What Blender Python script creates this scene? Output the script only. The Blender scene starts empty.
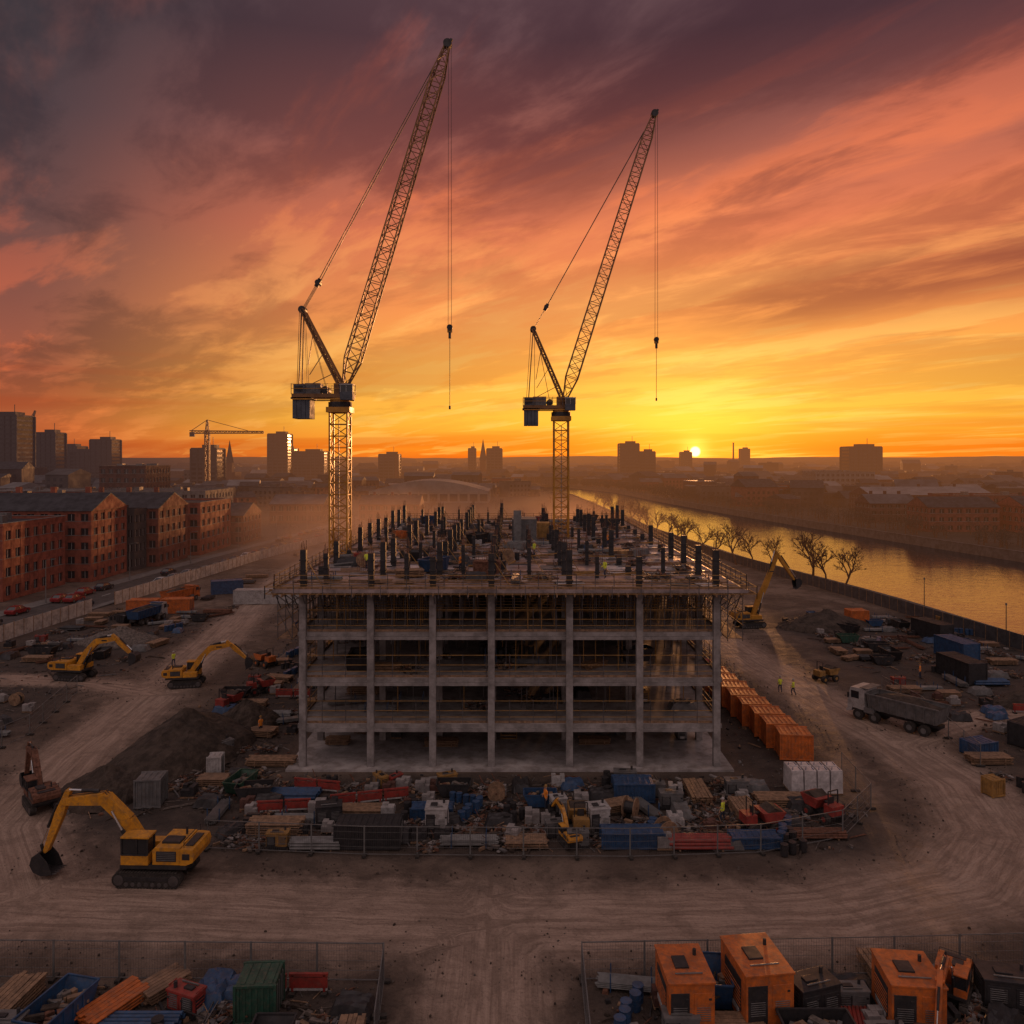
import bpy, math, random
import numpy as np
from mathutils import Vector, Matrix, noise as mnoise
R = random.Random(11)
scene = bpy.context.scene
COL = scene.collection
rad = math.radians
SUN_AZ = 12.9
def s2l(c):
    c = c/255.0
    return c/12.92 if c <= 0.04045 else ((c+0.055)/1.055)**2.4
def L(r, g, b): return (s2l(r), s2l(g), s2l(b), 1.0)

# ------------------------------------------------------------------ node helper
class NT:
    def __init__(s, tree): s.t = tree; s.n = tree.nodes; s.l = tree.links
    def new(s, typ, **kw):
        n = s.n.new(typ)
        for k, v in kw.items(): setattr(n, k, v)
        return n
    def put(s, sock, val):
        if isinstance(val, bpy.types.NodeSocket): s.l.new(val, sock)
        else: sock.default_value = val
    def m(s, op, a, b=0.0, c=0.0, clamp=False):
        n = s.new('ShaderNodeMath', operation=op, use_clamp=clamp)
        s.put(n.inputs[0], a); s.put(n.inputs[1], b); s.put(n.inputs[2], c)
        return n.outputs[0]
    def ss(s, x, a, b, lo=0.0, hi=1.0):
        n = s.new('ShaderNodeMapRange', interpolation_type='SMOOTHSTEP')
        s.put(n.inputs['Value'], x)
        n.inputs['From Min'].default_value = a; n.inputs['From Max'].default_value = b
        n.inputs['To Min'].default_value = lo; n.inputs['To Max'].default_value = hi
        return n.outputs[0]
    def mix(s, f, a, b, blend='MIX'):
        n = s.new('ShaderNodeMix', data_type='RGBA', blend_type=blend)
        s.put(n.inputs[0], f); s.put(n.inputs[6], a); s.put(n.inputs[7], b)
        return n.outputs[2]
    def noise(s, vec, scale, detail=3, rough=0.55, dist=0.0):
        n = s.new('ShaderNodeTexNoise')
        if vec is not None: s.l.new(vec, n.inputs['Vector'])
        n.inputs['Scale'].default_value = scale; n.inputs['Detail'].default_value = detail
        n.inputs['Roughness'].default_value = rough; n.inputs['Distortion'].default_value = dist
        return n.outputs['Fac']
    def xyz(s, x, y, z=0.0):
        n = s.new('ShaderNodeCombineXYZ')
        s.put(n.inputs[0], x); s.put(n.inputs[1], y); s.put(n.inputs[2], z)
        return n.outputs[0]
    def ramp(s, f, stops):
        n = s.new('ShaderNodeValToRGB'); cr = n.color_ramp
        while len(cr.elements) < len(stops): cr.elements.new(0.5)
        for e, (p, c) in zip(cr.elements, stops): e.position = p; e.color = c
        s.put(n.inputs[0], f)
        return n.outputs[0]
    def gauss(s, x, c, wd):
        d = s.m('DIVIDE', s.m('SUBTRACT', x, c), wd)
        return s.m('EXPONENT', s.m('MULTIPLY', s.m('MULTIPLY', d, d), -1.0))

# ------------------------------------------------------------------ world / sky
world = bpy.data.worlds.new("World"); scene.world = world; world.use_nodes = True
w = NT(world.node_tree); w.n.clear()
tc = w.new('ShaderNodeTexCoord')
sp = w.new('ShaderNodeSeparateXYZ'); w.l.new(tc.outputs['Generated'], sp.inputs[0])
X, Y, Z = sp.outputs
sx, sy = math.sin(rad(SUN_AZ)), math.cos(rad(SUN_AZ))
zc = w.m('MAXIMUM', Z, 0.0)
t = w.m('SQRT', zc)
hl = w.m('SQRT', w.m('ADD', w.m('MULTIPLY', X, X), w.m('ADD', w.m('MULTIPLY', Y, Y), 1e-6)))
dotxy = w.m('ADD', w.m('MULTIPLY', X, sx), w.m('MULTIPLY', Y, sy))
cosA = w.m('DIVIDE', dotxy, hl)
wsun = w.ss(cosA, 0.70, 0.985)
wback = w.ss(cosA, 0.55, -0.3)
ZENITH_FILL = (0.66,0.505,0.475,1)  # out-of-frame zenith brightened as an added overhead fill light
near = w.ramp(t, [(0.0, L(238,106,26)), (0.12, L(253,138,30)), (0.22, L(255,184,58)), (0.32, L(255,176,66)), (0.42, L(250,148,72)),
                  (0.52, L(222,114,74)), (0.60, L(162,88,74)), (0.68, L(102,66,70)), (0.84, (0.19,0.145,0.155,1)), (1.0, ZENITH_FILL)])
far = w.ramp(t, [(0.0, L(146,74,48)), (0.14, L(186,90,50)), (0.26, L(180,86,54)), (0.37, L(146,76,60)), (0.49, L(104,65,62)),
                 (0.60, L(72,55,60)), (0.70, L(51,46,52)), (0.84, (0.19,0.15,0.16,1)), (1.0, ZENITH_FILL)])
back = w.ramp(t, [(0.0, (0.27,0.175,0.165,1)), (0.4, (0.39,0.28,0.275,1)), (0.8, (0.46,0.365,0.37,1)), (1.0, ZENITH_FILL)])  # unseen sky behind the camera, also brightened as added fill
base = w.mix(wsun, far, near)
# cloud sheet coordinates (plane above the site)
den = w.m('ADD', zc, 0.085)
px = w.m('DIVIDE', X, den); py = w.m('DIVIDE', Y, den)
aa = rad(-38)
u = w.m('ADD', w.m('MULTIPLY', px, math.sin(aa)), w.m('MULTIPLY', py, math.cos(aa)))
v = w.m('SUBTRACT', w.m('MULTIPLY', px, math.cos(aa)), w.m('MULTIPLY', py, math.sin(aa)))
vec1 = w.xyz(w.m('MULTIPLY', u, 0.46), w.m('MULTIPLY', v, 0.92), 3.3)
vec2 = w.xyz(w.m('MULTIPLY', u, 0.50), w.m('MULTIPLY', v, 1.45), 8.1)
n1 = w.noise(vec1, 1.05, 3, 0.5, 0.3)
n2 = w.noise(vec2, 1.35, 6, 0.60, 0.25)
n3 = w.noise(vec1, 3.6, 6, 0.62, 0.35)
vw = w.m('ADD', v, w.m('ADD', w.m('MULTIPLY', w.m('SUBTRACT', n1, 0.5), 0.5), w.m('MULTIPLY', w.m('SUBTRACT', n3, 0.5), 0.65)))
nn = w.m('ADD', w.m('MULTIPLY', n1, 0.58), w.m('MULTIPLY', n3, 0.42))
dark = w.m('MULTIPLY', w.ss(nn, 0.45, 0.555), w.m('SUBTRACT', 1.0, w.m('MULTIPLY', wsun, w.ss(t, 0.62, 0.45, 0.0, 0.48))))
patch = w.ss(n2, 0.38, 0.54)
dband = w.m('MULTIPLY', w.gauss(vw, 3.20, 0.40), w.ss(u, 3.1, 2.0))
dband2 = w.m('MULTIPLY', w.gauss(vw, 1.36, 0.27), w.ss(u, 2.6, 1.2))
bband = w.m('MULTIPLY', w.m('ADD', w.gauss(vw, 1.92, 0.15), w.m('MULTIPLY', w.gauss(vw, 2.5, 0.24), 0.7)), patch)
lit = w.m('MAXIMUM', w.m('MULTIPLY', w.ss(n2, 0.50, 0.60), 0.85), bband)
elmask = w.ss(t, 0.14, 0.32)
darkcol = w.mix(wsun, w.mix(1.0, base, (0.42,0.43,0.54,1), 'MULTIPLY'), w.mix(1.0, base, (0.40,0.28,0.38,1), 'MULTIPLY'))
hiA = w.ramp(t, [(0.0, L(255,190,80)), (0.3, L(255,200,92)), (0.45, L(255,172,92)), (0.55, L(252,130,76)), (0.65, L(196,94,70)), (0.75, L(122,72,70)), (1.0, L(150,110,110))])
hiB = w.ramp(t, [(0.0, L(214,106,54)), (0.3, L(222,106,60)), (0.42, L(196,94,64)), (0.55, L(134,76,66)), (0.7, L(74,58,62)), (1.0, L(150,120,120))])
hi = w.mix(wsun, hiB, hiA)
c2 = w.mix(w.m('MULTIPLY', lit, 0.76), base, hi)
c2 = w.mix(w.m('MULTIPLY', w.m('MULTIPLY', dark, elmask), 0.72), c2, darkcol)
db = w.m('MULTIPLY', w.m('MAXIMUM', dband, dband2), w.ss(n3, 0.30, 0.52, 0.6, 1.0))
c2 = w.mix(w.m('MULTIPLY', db, 0.88), c2, w.mix(1.0, base, (0.34,0.21,0.34,1), 'MULTIPLY'))
vec4 = w.xyz(w.m('MULTIPLY', px, 0.12), w.m('MULTIPLY', py, 0.12), w.m('MULTIPLY', Z, 34.0))
n4 = w.noise(vec4, 1.0, 4, 0.55, 0.3)
strip = w.m('MULTIPLY', w.ss(n4, 0.48, 0.62), w.ss(t, 0.42, 0.2))
c3 = w.mix(w.m('MULTIPLY', strip, 0.55), c2, w.mix(1.0, base, (0.76,0.46,0.40,1), 'MULTIPLY'))
el = rad(0.45)
dt = w.m('ADD', w.m('MULTIPLY', dotxy, math.cos(el)), w.m('MULTIPLY', Z, math.sin(el)))
g0 = w.m('POWER', w.m('MAXIMUM', dt, 0.0), 55.0)
g1 = w.m('POWER', w.m('MAXIMUM', dt, 0.0), 260.0)
g2 = w.m('POWER', w.m('MAXIMUM', dt, 0.0), 9000.0)
disc = w.ss(dt, math.cos(rad(0.40)), math.cos(rad(0.26)))
glow = w.mix(1.0, c3, w.mix(g0, (0,0,0,1), (0.14,0.075,0.012,1)), 'ADD')
glow = w.mix(1.0, glow, w.mix(g1, (0,0,0,1), (0.42,0.17,0.012,1)), 'ADD')
glow = w.mix(1.0, glow, w.mix(g2, (0,0,0,1), (0.9,0.42,0.08,1)), 'ADD')
glow = w.mix(1.0, glow, w.mix(disc, (0,0,0,1), (3.5,2.2,0.8,1)), 'ADD')
allc = w.mix(wback, glow, back)
nish = w.new('ShaderNodeTexSky', sky_type='NISHITA', sun_disc=False)
nish.sun_elevation = rad(1.8); nish.sun_rotation = rad(SUN_AZ)
bg1 = w.new('ShaderNodeBackground'); w.put(bg1.inputs[0], allc); bg1.inputs[1].default_value = 1.0
bg2 = w.new('ShaderNodeBackground'); w.l.new(nish.outputs[0], bg2.inputs[0]); bg2.inputs[1].default_value = 0.012
ad = w.new('ShaderNodeAddShader'); w.l.new(bg1.outputs[0], ad.inputs[0]); w.l.new(bg2.outputs[0], ad.inputs[1])
wo = w.new('ShaderNodeOutputWorld'); w.l.new(ad.outputs[0], wo.inputs[0])

sl = bpy.data.lights.new('sun', 'SUN'); sl.energy = 2.2; sl.angle = rad(1.4); sl.color = (1.0, 0.42, 0.15)
so = bpy.data.objects.new('sun', sl); COL.objects.link(so)
sel = rad(1.8)
sd = Vector((sx*math.cos(sel), sy*math.cos(sel), math.sin(sel)))
so.rotation_euler = (-sd).to_track_quat('-Z', 'Y').to_euler()

# ------------------------------------------------------------------ materials
hz = bpy.data.node_groups.new('painted_aerial_haze', 'ShaderNodeTree')  # distance haze painted into materials as emission, warmer towards the sun
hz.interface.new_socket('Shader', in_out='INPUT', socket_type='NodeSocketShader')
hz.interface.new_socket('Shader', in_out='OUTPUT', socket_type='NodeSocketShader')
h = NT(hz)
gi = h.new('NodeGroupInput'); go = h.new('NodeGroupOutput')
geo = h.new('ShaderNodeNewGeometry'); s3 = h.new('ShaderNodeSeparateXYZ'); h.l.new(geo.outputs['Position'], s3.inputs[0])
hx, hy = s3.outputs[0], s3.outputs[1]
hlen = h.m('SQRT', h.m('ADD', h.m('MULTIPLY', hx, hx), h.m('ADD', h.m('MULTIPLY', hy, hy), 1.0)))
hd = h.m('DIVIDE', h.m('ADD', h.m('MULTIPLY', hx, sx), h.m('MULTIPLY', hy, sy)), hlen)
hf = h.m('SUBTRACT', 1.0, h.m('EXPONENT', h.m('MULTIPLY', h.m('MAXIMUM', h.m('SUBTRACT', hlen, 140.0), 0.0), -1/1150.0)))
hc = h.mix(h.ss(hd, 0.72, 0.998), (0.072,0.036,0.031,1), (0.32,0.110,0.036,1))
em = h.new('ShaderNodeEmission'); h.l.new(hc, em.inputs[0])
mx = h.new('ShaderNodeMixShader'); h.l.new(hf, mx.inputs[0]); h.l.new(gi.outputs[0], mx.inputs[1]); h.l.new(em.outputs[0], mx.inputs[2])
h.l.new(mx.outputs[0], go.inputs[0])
def nosample(m):
    try: m.cycles.emission_sampling = 'NONE'
    except Exception: pass

MATS = {}
def mk(name, col, rough=0.7, metal=0.0, var=0.25, scale=1.5, bump=0.0, bscale=8.0, dust=0.0, spec=0.4):
    m = bpy.data.materials.new(name); m.use_nodes = True; nosample(m)
    n = NT(m.node_tree); n.n.clear()
    b = n.new('ShaderNodeBsdfPrincipled')
    g = n.new('ShaderNodeNewGeometry')
    f = n.noise(g.outputs['Position'], scale, 4, 0.68)
    lo = tuple(x*(1-var) for x in col[:3]) + (1,); hi_ = tuple(min(1, x*(1+var)) for x in col[:3]) + (1,)
    c = n.mix(n.ss(f, 0.3, 0.7), lo, hi_)
    if dust > 0:
        f2 = n.noise(g.outputs['Position'], scale*2.7, 4, 0.7, 0.5)
        sn = n.new('ShaderNodeSeparateXYZ'); n.l.new(g.outputs['Normal'], sn.inputs[0])
        k = n.m('MULTIPLY', n.m('ADD', n.ss(f2, 0.42, 0.7), n.m('MULTIPLY', n.m('MAXIMUM', sn.outputs[2], 0), 0.3)), dust, clamp=True)
        c = n.mix(k, c, (0.120, 0.086, 0.064, 1))
    n.put(b.inputs['Base Color'], c)
    n.put(b.inputs['Roughness'], n.ss(f, 0.25, 0.75, min(1, rough+0.12), max(0.02, rough-0.12)))
    b.inputs['Metallic'].default_value = metal
    b.inputs['Specular IOR Level'].default_value = spec
    if bump > 0:
        bp = n.new('ShaderNodeBump'); bp.inputs['Strength'].default_value = 1.0; bp.inputs['Distance'].default_value = bump
        n.put(bp.inputs['Height'], n.noise(g.outputs['Position'], bscale, 4, 0.6)); n.l.new(bp.outputs[0], b.inputs['Normal'])
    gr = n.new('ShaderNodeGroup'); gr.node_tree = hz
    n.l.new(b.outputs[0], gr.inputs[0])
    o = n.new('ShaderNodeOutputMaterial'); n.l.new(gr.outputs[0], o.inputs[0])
    MATS[name] = m
    return m
mk('concrete', (0.25,0.222,0.212), 0.85, var=0.35, scale=0.8, dust=0.3)
mk('concrete_floor', (0.38,0.34,0.325), 0.8, var=0.35, scale=0.35, dust=0.45)
mk('deck', (0.26,0.205,0.20), 0.45, var=0.55, scale=0.45, dust=0.25)
mk('white_sheet', (0.52,0.47,0.46), 0.45, var=0.25, scale=1.5, dust=0.3)
mk('plywood', (0.23,0.135,0.08), 0.6, var=0.35, scale=1.2, dust=0.4)
mk('timber', (0.24,0.14,0.08), 0.75, var=0.4, scale=3, dust=0.35)
mk('steel', (0.10,0.09,0.09), 0.5, 0.5, var=0.3, dust=0.2)
mk('darksteel', (0.030,0.028,0.030), 0.55, 0.2, var=0.3, dust=0.15)
mk('galv', (0.20,0.195,0.19), 0.5, 0.5, var=0.2, dust=0.25)
mk('rust', (0.14,0.06,0.036), 0.85, 0.1, var=0.4, scale=4)
mk('scaf_yellow', (0.30,0.155,0.038), 0.65, var=0.3, scale=2, dust=0.4)
mk('crane_yellow', (0.44,0.20,0.022), 0.5, 0.1, var=0.25, scale=0.6, dust=0.2)
mk('crane_jib', (0.19,0.092,0.036), 0.55, 0.1, var=0.25, scale=0.6)
mk('plant_yellow', (0.60,0.255,0.016), 0.45, var=0.22, scale=1.2, dust=0.5)
mk('orange', (0.52,0.125,0.022), 0.5, var=0.28, scale=1.4, dust=0.5)
mk('red', (0.27,0.030,0.022), 0.55, var=0.3, scale=2, dust=0.4)
mk('blue', (0.018,0.058,0.135), 0.5, var=0.3, scale=2, dust=0.3)
mk('green', (0.018,0.065,0.042), 0.55, var=0.3, scale=2, dust=0.4)
mk('white', (0.38,0.355,0.345), 0.55, var=0.18, scale=1.5, dust=0.5)
mk('grey', (0.12,0.115,0.115), 0.65, var=0.3, scale=1.5, dust=0.4)
mk('rubber', (0.022,0.020,0.019), 0.85, var=0.3, scale=5, dust=0.4)
mk('glass', (0.02,0.022,0.025), 0.08, var=0.1, spec=0.7)
mk('chrome', (0.6,0.6,0.6), 0.2, 0.9, var=0.1)
mk('hoarding_white', (0.38,0.35,0.335), 0.65, var=0.3, scale=0.8, dust=0.4)
mk('hoarding_dark', (0.045,0.045,0.05), 0.6, var=0.3, scale=0.8, dust=0.2)
mk('soil', (0.050,0.034,0.025), 0.97, var=0.45, scale=0.9, bump=0.14, bscale=3)
mk('rubble', (0.11,0.086,0.072), 0.9, var=0.5, scale=3)
mk('brick', (0.24,0.064,0.036), 0.85, var=0.3, scale=0.7)
mk('brick2', (0.165,0.052,0.034), 0.85, var=0.3, scale=0.7)
mk('brick3', (0.095,0.042,0.031), 0.85, var=0.3, scale=0.7)
mk('stone', (0.17,0.15,0.138), 0.8, var=0.2, scale=0.7)
mk('slate', (0.034,0.032,0.036), 0.7, var=0.35, scale=0.5, spec=0.25)
mk('roofgrey', (0.072,0.068,0.072), 0.7, var=0.3, scale=0.15, spec=0.25)
mk('rooflight', (0.17,0.158,0.155), 0.6, var=0.25, scale=0.1)
mk('cityA', (0.055,0.036,0.031), 0.8, var=0.35, scale=0.1)
mk('cityB', (0.085,0.070,0.065), 0.8, var=0.3, scale=0.1)
mk('tower', (0.047,0.043,0.045), 0.7, var=0.2, scale=0.2)
mk('asphalt', (0.042,0.040,0.040), 0.8, var=0.3, scale=0.5, dust=0.4)
mk('pavement', (0.14,0.126,0.117), 0.85, var=0.2, scale=0.8)
mk('roadpaint', (0.5,0.5,0.48), 0.75, var=0.25, scale=3)
mk('quay', (0.080,0.067,0.062), 0.9, var=0.35, scale=0.5)
mk('bark', (0.13,0.065,0.035), 0.85, var=0.3, scale=3)  # lighter, more orange bark: backlight on the twigs put into the colour
mk('foliage', (0.040,0.027,0.017), 0.9, var=0.5, scale=0.4)
mk('skin', (0.45,0.26,0.18), 0.6, var=0.05)
mk('hivis_yellow', (0.65,0.70,0.05), 0.7, var=0.1)
mk('hivis_orange', (0.80,0.25,0.03), 0.7, var=0.1)
mk('navy', (0.03,0.035,0.06), 0.8, var=0.2)
mk('carsilver', (0.30,0.30,0.32), 0.3, 0.5, var=0.05)
mk('carred', (0.25,0.02,0.02), 0.3, 0.2, var=0.05)
mk('cardark', (0.03,0.033,0.045), 0.3, 0.2, var=0.05)
mk('carwhite', (0.5,0.5,0.5), 0.3, 0.0, var=0.05)
mk('lampglass', (0.7,0.3,0.15), 0.2, var=0.05)
mk('counterweight', (0.075,0.08,0.095), 0.7, var=0.2)

# ------------------------------------------------------------------ mesh builder
class MB:
    def __init__(s): s.v = []; s.f = []; s.m = []; s.names = []
    def mi(s, mat):
        if mat not in s.names: s.names.append(mat)
        return s.names.index(mat)
    def add(s, vs, fs, mat):
        o = len(s.v); s.v.extend(vs); k = s.mi(mat)
        for f in fs: s.f.append(tuple(i+o for i in f)); s.m.append(k)
    def hexa(s, p, mat):
        s.add(p, [(0,3,2,1),(4,5,6,7),(0,1,5,4),(1,2,6,5),(2,3,7,6),(3,0,4,7)], mat)
    def box(s, c, d, mat, rz=0.0, top=1.0):
        cx, cy, cz = c; a, b, e = d[0]/2, d[1]/2, d[2]/2
        cs, sn = math.cos(rz), math.sin(rz)
        P = []
        for z, k in ((-e, 1.0), (e, top)):
            for x, y in ((-a,-b),(a,-b),(a,b),(-a,b)):
                x *= k; y *= k
                P.append((cx+x*cs-y*sn, cy+x*sn+y*cs, cz+z))
        s.hexa(P, mat)
    def beam(s, p, q, wd, mat, ht=None, w2=None):
        p = Vector(p); q = Vector(q); d = q-p
        if d.length < 1e-6: return
        d.normalize()
        up = Vector((0,0,1)) if abs(d.z) < 0.95 else Vector((0,1,0))
        a = d.cross(up).normalized(); b = a.cross(d)
        ht = ht or wd; k = (w2/wd) if w2 else 1.0
        P = []
        for o, r in ((p, 1.0), (q, k)):
            for i, j in ((-1,-1),(1,-1),(1,1),(-1,1)):
                P.append(tuple(o + a*(i*wd/2*r) + b*(j*ht/2*r)))
        s.hexa(P, mat)
    def cyl(s, p, q, r, mat, n=10, r2=None):
        p = Vector(p); q = Vector(q); d = (q-p).normalized()
        up = Vector((0,0,1)) if abs(d.z) < 0.95 else Vector((0,1,0))
        a = d.cross(up).normalized(); b = a.cross(d)
        r2 = r if r2 is None else r2
        P = []
        for o, rr in ((p, r), (q, r2)):
            for i in range(n):
                t_ = 2*math.pi*i/n
                P.append(tuple(o + a*math.cos(t_)*rr + b*math.sin(t_)*rr))
        F = [(i, (i+1) % n, n+(i+1) % n, n+i) for i in range(n)] + [tuple(range(n-1,-1,-1)), tuple(range(n,2*n))]
        s.add(P, F, mat)
    def extr(s, prof, y0, y1, mat):
        n = len(prof)
        P = [(x, y0, z) for x, z in prof] + [(x, y1, z) for x, z in prof]
        F = [(i, (i+1) % n, n+(i+1) % n, n+i) for i in range(n)] + [tuple(range(n-1,-1,-1)), tuple(range(n,2*n))]
        s.add(P, F, mat)
    def limb(s, pts, th, y0, y1, mat):
        for i in range(len(pts)-1):
            (x0, z0), (x1, z1) = pts[i], pts[i+1]
            l = math.hypot(x1-x0, z1-z0); nx, nz = -(z1-z0)/l, (x1-x0)/l
            a, b = th[i]/2, th[i+1]/2
            e = 0.012*i
            s.extr([(x0-nx*a, z0-nz*a), (x1-nx*b, z1-nz*b), (x1+nx*b, z1+nz*b), (x0+nx*a, z0+nz*a)], y0-e, y1+e, mat)
            s.cyl((x1, y0-e-0.02, z1), (x1, y1+e+0.02, z1), b*0.8, mat, 10)
    def mesh(s, name):
        me = bpy.data.meshes.new(name); me.from_pydata(s.v, [], s.f)
        for nm in s.names: me.materials.append(MATS[nm])
        me.polygons.foreach_set('material_index', s.m); me.update()
        return me
    def obj(s, name, loc=(0,0,0), rz=0.0, bevel=0.0):
        return place(s.mesh(name), name, loc, rz, 1.0, bevel)
def place(me, name, loc, rz=0.0, sc=1.0, bevel=0.0):
    o = bpy.data.objects.new(name, me); COL.objects.link(o)
    o.location = loc; o.rotation_euler = (0, 0, rz); o.scale = (sc, sc, sc)
    if bevel:
        b = o.modifiers.new('bevel', 'BEVEL'); b.width = bevel; b.segments = 2; b.limit_method = 'ANGLE'; b.angle_limit = rad(50)
    return o

# ------------------------------------------------------------------ ground + river
LB = [(-200,96),(0,86),(60,82),(110,76),(152,72),(212,61),(300,53),(415,49),(584,44),(650,20),(700,-100),(760,-400)]
RB = [(-200,230),(0,200),(100,172),(180,152),(223,143),(300,130),(415,112),(514,100),(675,86),(800,50),(880,-100),(920,-400)]
def bank(tab, y): return float(np.interp(y, [a for a, b in tab], [b for a, b in tab]))
TR = [([(-70,51),(-30,48.5),(0,46.7),(19,47.2),(29,50.5),(35,57),(37.5,66),(36.5,76),(34.5,88),(32.5,103),(30.5,125),(29,150),(25,190)], 3.9),
      ([(-1.3,20),(-1.3,47)], 3.4),
      ([(-30,49),(-37,58),(-39.5,72),(-41,90),(-43,112),(-47,145),(-52,190),(-54,260)], 3.9),
      ([(-41,92),(-52,97),(-66,98),(-80,96)], 2.6),
      ([(37,76),(50,84),(66,84)], 2.2)]
DZ = [(-21.5,26,54.5,68,2.5),(-40,-6.6,20,41,1.2),(3.8,60,20,41.5,1.2),(-33,-20,57,125,4),(-74,-50,60,140,5),(43,76,58,140,5),(20.5,27.5,68,150,2)]
ys = [-60,-20,0,15,25] + list(np.arange(30,110,0.8)) + list(np.arange(110,240,1.8)) + list(np.arange(240,560,16)) + [580,600,625,650,675,690,700,720,740,760,800,840,880,900,920,960,1100,1400,2000,3500,6000,12000,25000]
rows = []
for y in ys:
    l = bank(LB, y) if y <= 760 else -400.0
    r = bank(RB, y) if y <= 920 else -400.0
    if y > 920: l, r = -401.0, -399.0
    x0 = min(-115, l-250)
    xs = [-25000,-6000,-1800,x0-300,x0-60] + list(np.linspace(x0, l, 170)) + [l+0.35, r-0.35] + list(np.linspace(r, r+60, 6)) + [r+200, r+700, 5000, 25000]
    zz = [0.0]*len(xs)
    if y <= 915:
        zz[175] = -4.5; zz[176] = -4.5
    rows.append((y, xs, zz))
V = []
for y, xs, zz in rows:
    for x, z in zip(xs, zz): V.append((x, y, z))
V = np.array(V, dtype=float); nx_ = len(rows[0][1]); ny_ = len(rows)
track = np.zeros(len(V)); lat = np.zeros(len(V)); best = np.full(len(V), 1e9)
P2 = V[:, :2]
for pl, hw in TR:
    for i in range(len(pl)-1):
        a = np.array(pl[i], float); b = np.array(pl[i+1], float); d = b-a; ll = np.hypot(*d)
        tt = np.clip(((P2-a)@d)/(ll*ll), 0, 1)
        c = a+tt[:, None]*d; ds = np.hypot(*(P2-c).T)
        sg = ((P2[:,0]-a[0])*d[1]-(P2[:,1]-a[1])*d[0])/ll
        track = np.maximum(track, np.clip(1.35-ds/hw*0.85, 0, 1))
        mk_ = ds < best; best[mk_] = ds[mk_]; lat[mk_] = sg[mk_]
dk = np.zeros(len(V))
for x0, x1, y0, y1, e in DZ:
    dx = np.minimum(P2[:,0]-x0, x1-P2[:,0]); dy = np.minimum(P2[:,1]-y0, y1-P2[:,1])
    dk = np.maximum(dk, np.clip(np.minimum(dx, dy)/e+0.5, 0, 1))
site = (V[:,1] > 28) & (V[:,1] < 240) & (V[:,2] > -1)
inb = (np.abs(V[:,0]) < 21) & (V[:,1] > 66) & (V[:,1] < 147)
V[:,2] += np.where(site & ~inb, 0.05*np.sin(V[:,0]*0.9)*np.cos(V[:,1]*0.7)+0.035*np.sin(V[:,0]*2.1+V[:,1]*1.3)-0.05, 0)
F = []
for j in range(ny_-1):
    for i in range(nx_-1):
        a = j*nx_+i; F.append((a, a+1, a+nx_+1, a+nx_))
gm = bpy.data.meshes.new('ground'); gm.from_pydata([tuple(p) for p in V], [], F)
for nm_, arr in (('track', track), ('lat', lat), ('dk', dk)):
    at = gm.attributes.new(nm_, 'FLOAT', 'POINT'); at.data.foreach_set('value', arr.astype(np.float32))
for p in gm.polygons: p.use_smooth = True
m = bpy.data.materials.new('dirt_ground'); m.use_nodes = True; n = NT(m.node_tree); n.n.clear(); nosample(m)
b = n.new('ShaderNodeBsdfPrincipled'); g = n.new('ShaderNodeNewGeometry')
a1 = n.new('ShaderNodeAttribute', attribute_name='track'); a2 = n.new('ShaderNodeAttribute', attribute_name='lat'); a3 = n.new('ShaderNodeAttribute', attribute_name='dk')
pos = g.outputs['Position']
f1 = n.noise(pos, 0.09, 5, 0.62, 0.6); f2 = n.noise(pos, 0.7, 6, 0.68, 0.3); f3 = n.noise(pos, 5.5, 4, 0.7); f4 = n.noise(pos, 0.28, 4, 0.6, 1.2)
sp_ = n.new('ShaderNodeSeparateXYZ'); n.l.new(pos, sp_.inputs[0])
rutv = n.xyz(n.m('MULTIPLY', a2.outputs['Fac'], 1.25), n.m('MULTIPLY', n.m('ADD', sp_.outputs[0], sp_.outputs[1]), 0.07), 0)
rut = n.noise(rutv, 1.7, 4, 0.72, 0.6)
tmask = n.ss(n.m('ADD', a1.outputs['Fac'], n.m('MULTIPLY', n.m('SUBTRACT', f2, 0.5), 1.2)), 0.15, 0.95)
dirt = n.mix(n.ss(f1, 0.38, 0.62), (0.092,0.062,0.046,1), (0.185,0.130,0.098,1))
dirt = n.mix(n.m('MULTIPLY', n.ss(f4, 0.42, 0.62), 0.6), dirt, (0.060,0.041,0.031,1))
dirt = n.mix(n.m('MULTIPLY', a3.outputs['Fac'], 0.9), dirt, n.mix(n.ss(f2, 0.35, 0.65), (0.032,0.024,0.020,1), (0.072,0.052,0.042,1)))
road = n.mix(n.ss(rut, 0.32, 0.66), (0.235,0.160,0.120,1), (0.41,0.292,0.225,1))
road = n.mix(n.m('MULTIPLY', n.ss(n.m('ADD', f4, n.m('MULTIPLY', n.m('SUBTRACT', f2, .5), .5)), 0.45, 0.62), 0.5), road, (0.19,0.130,0.097,1))
c = n.mix(tmask, dirt, road)
c = n.mix(n.m('MULTIPLY', n.ss(f3, 0.45, 0.72), 0.5), c, n.mix(1.0, c, (0.5,0.48,0.46,1), 'MULTIPLY'))
farf = n.ss(sp_.outputs[1], 215.0, 330.0)
grass = n.mix(n.ss(n.noise(pos, 0.012, 4, 0.6), 0.4, 0.6), (0.028,0.023,0.017,1), (0.052,0.040,0.031,1))
side = n.ss(sp_.outputs[0], 90.0, 130.0)
c = n.mix(n.m('MAXIMUM', farf, side), c, grass)
n.put(b.inputs['Base Color'], c)
n.put(b.inputs['Roughness'], n.ss(f2, 0.3, 0.7, 0.68, 0.95)); b.inputs['Specular IOR Level'].default_value = 0.3
bp = n.new('ShaderNodeBump'); bp.inputs['Strength'].default_value = 1.0; bp.inputs['Distance'].default_value = 0.34
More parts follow.
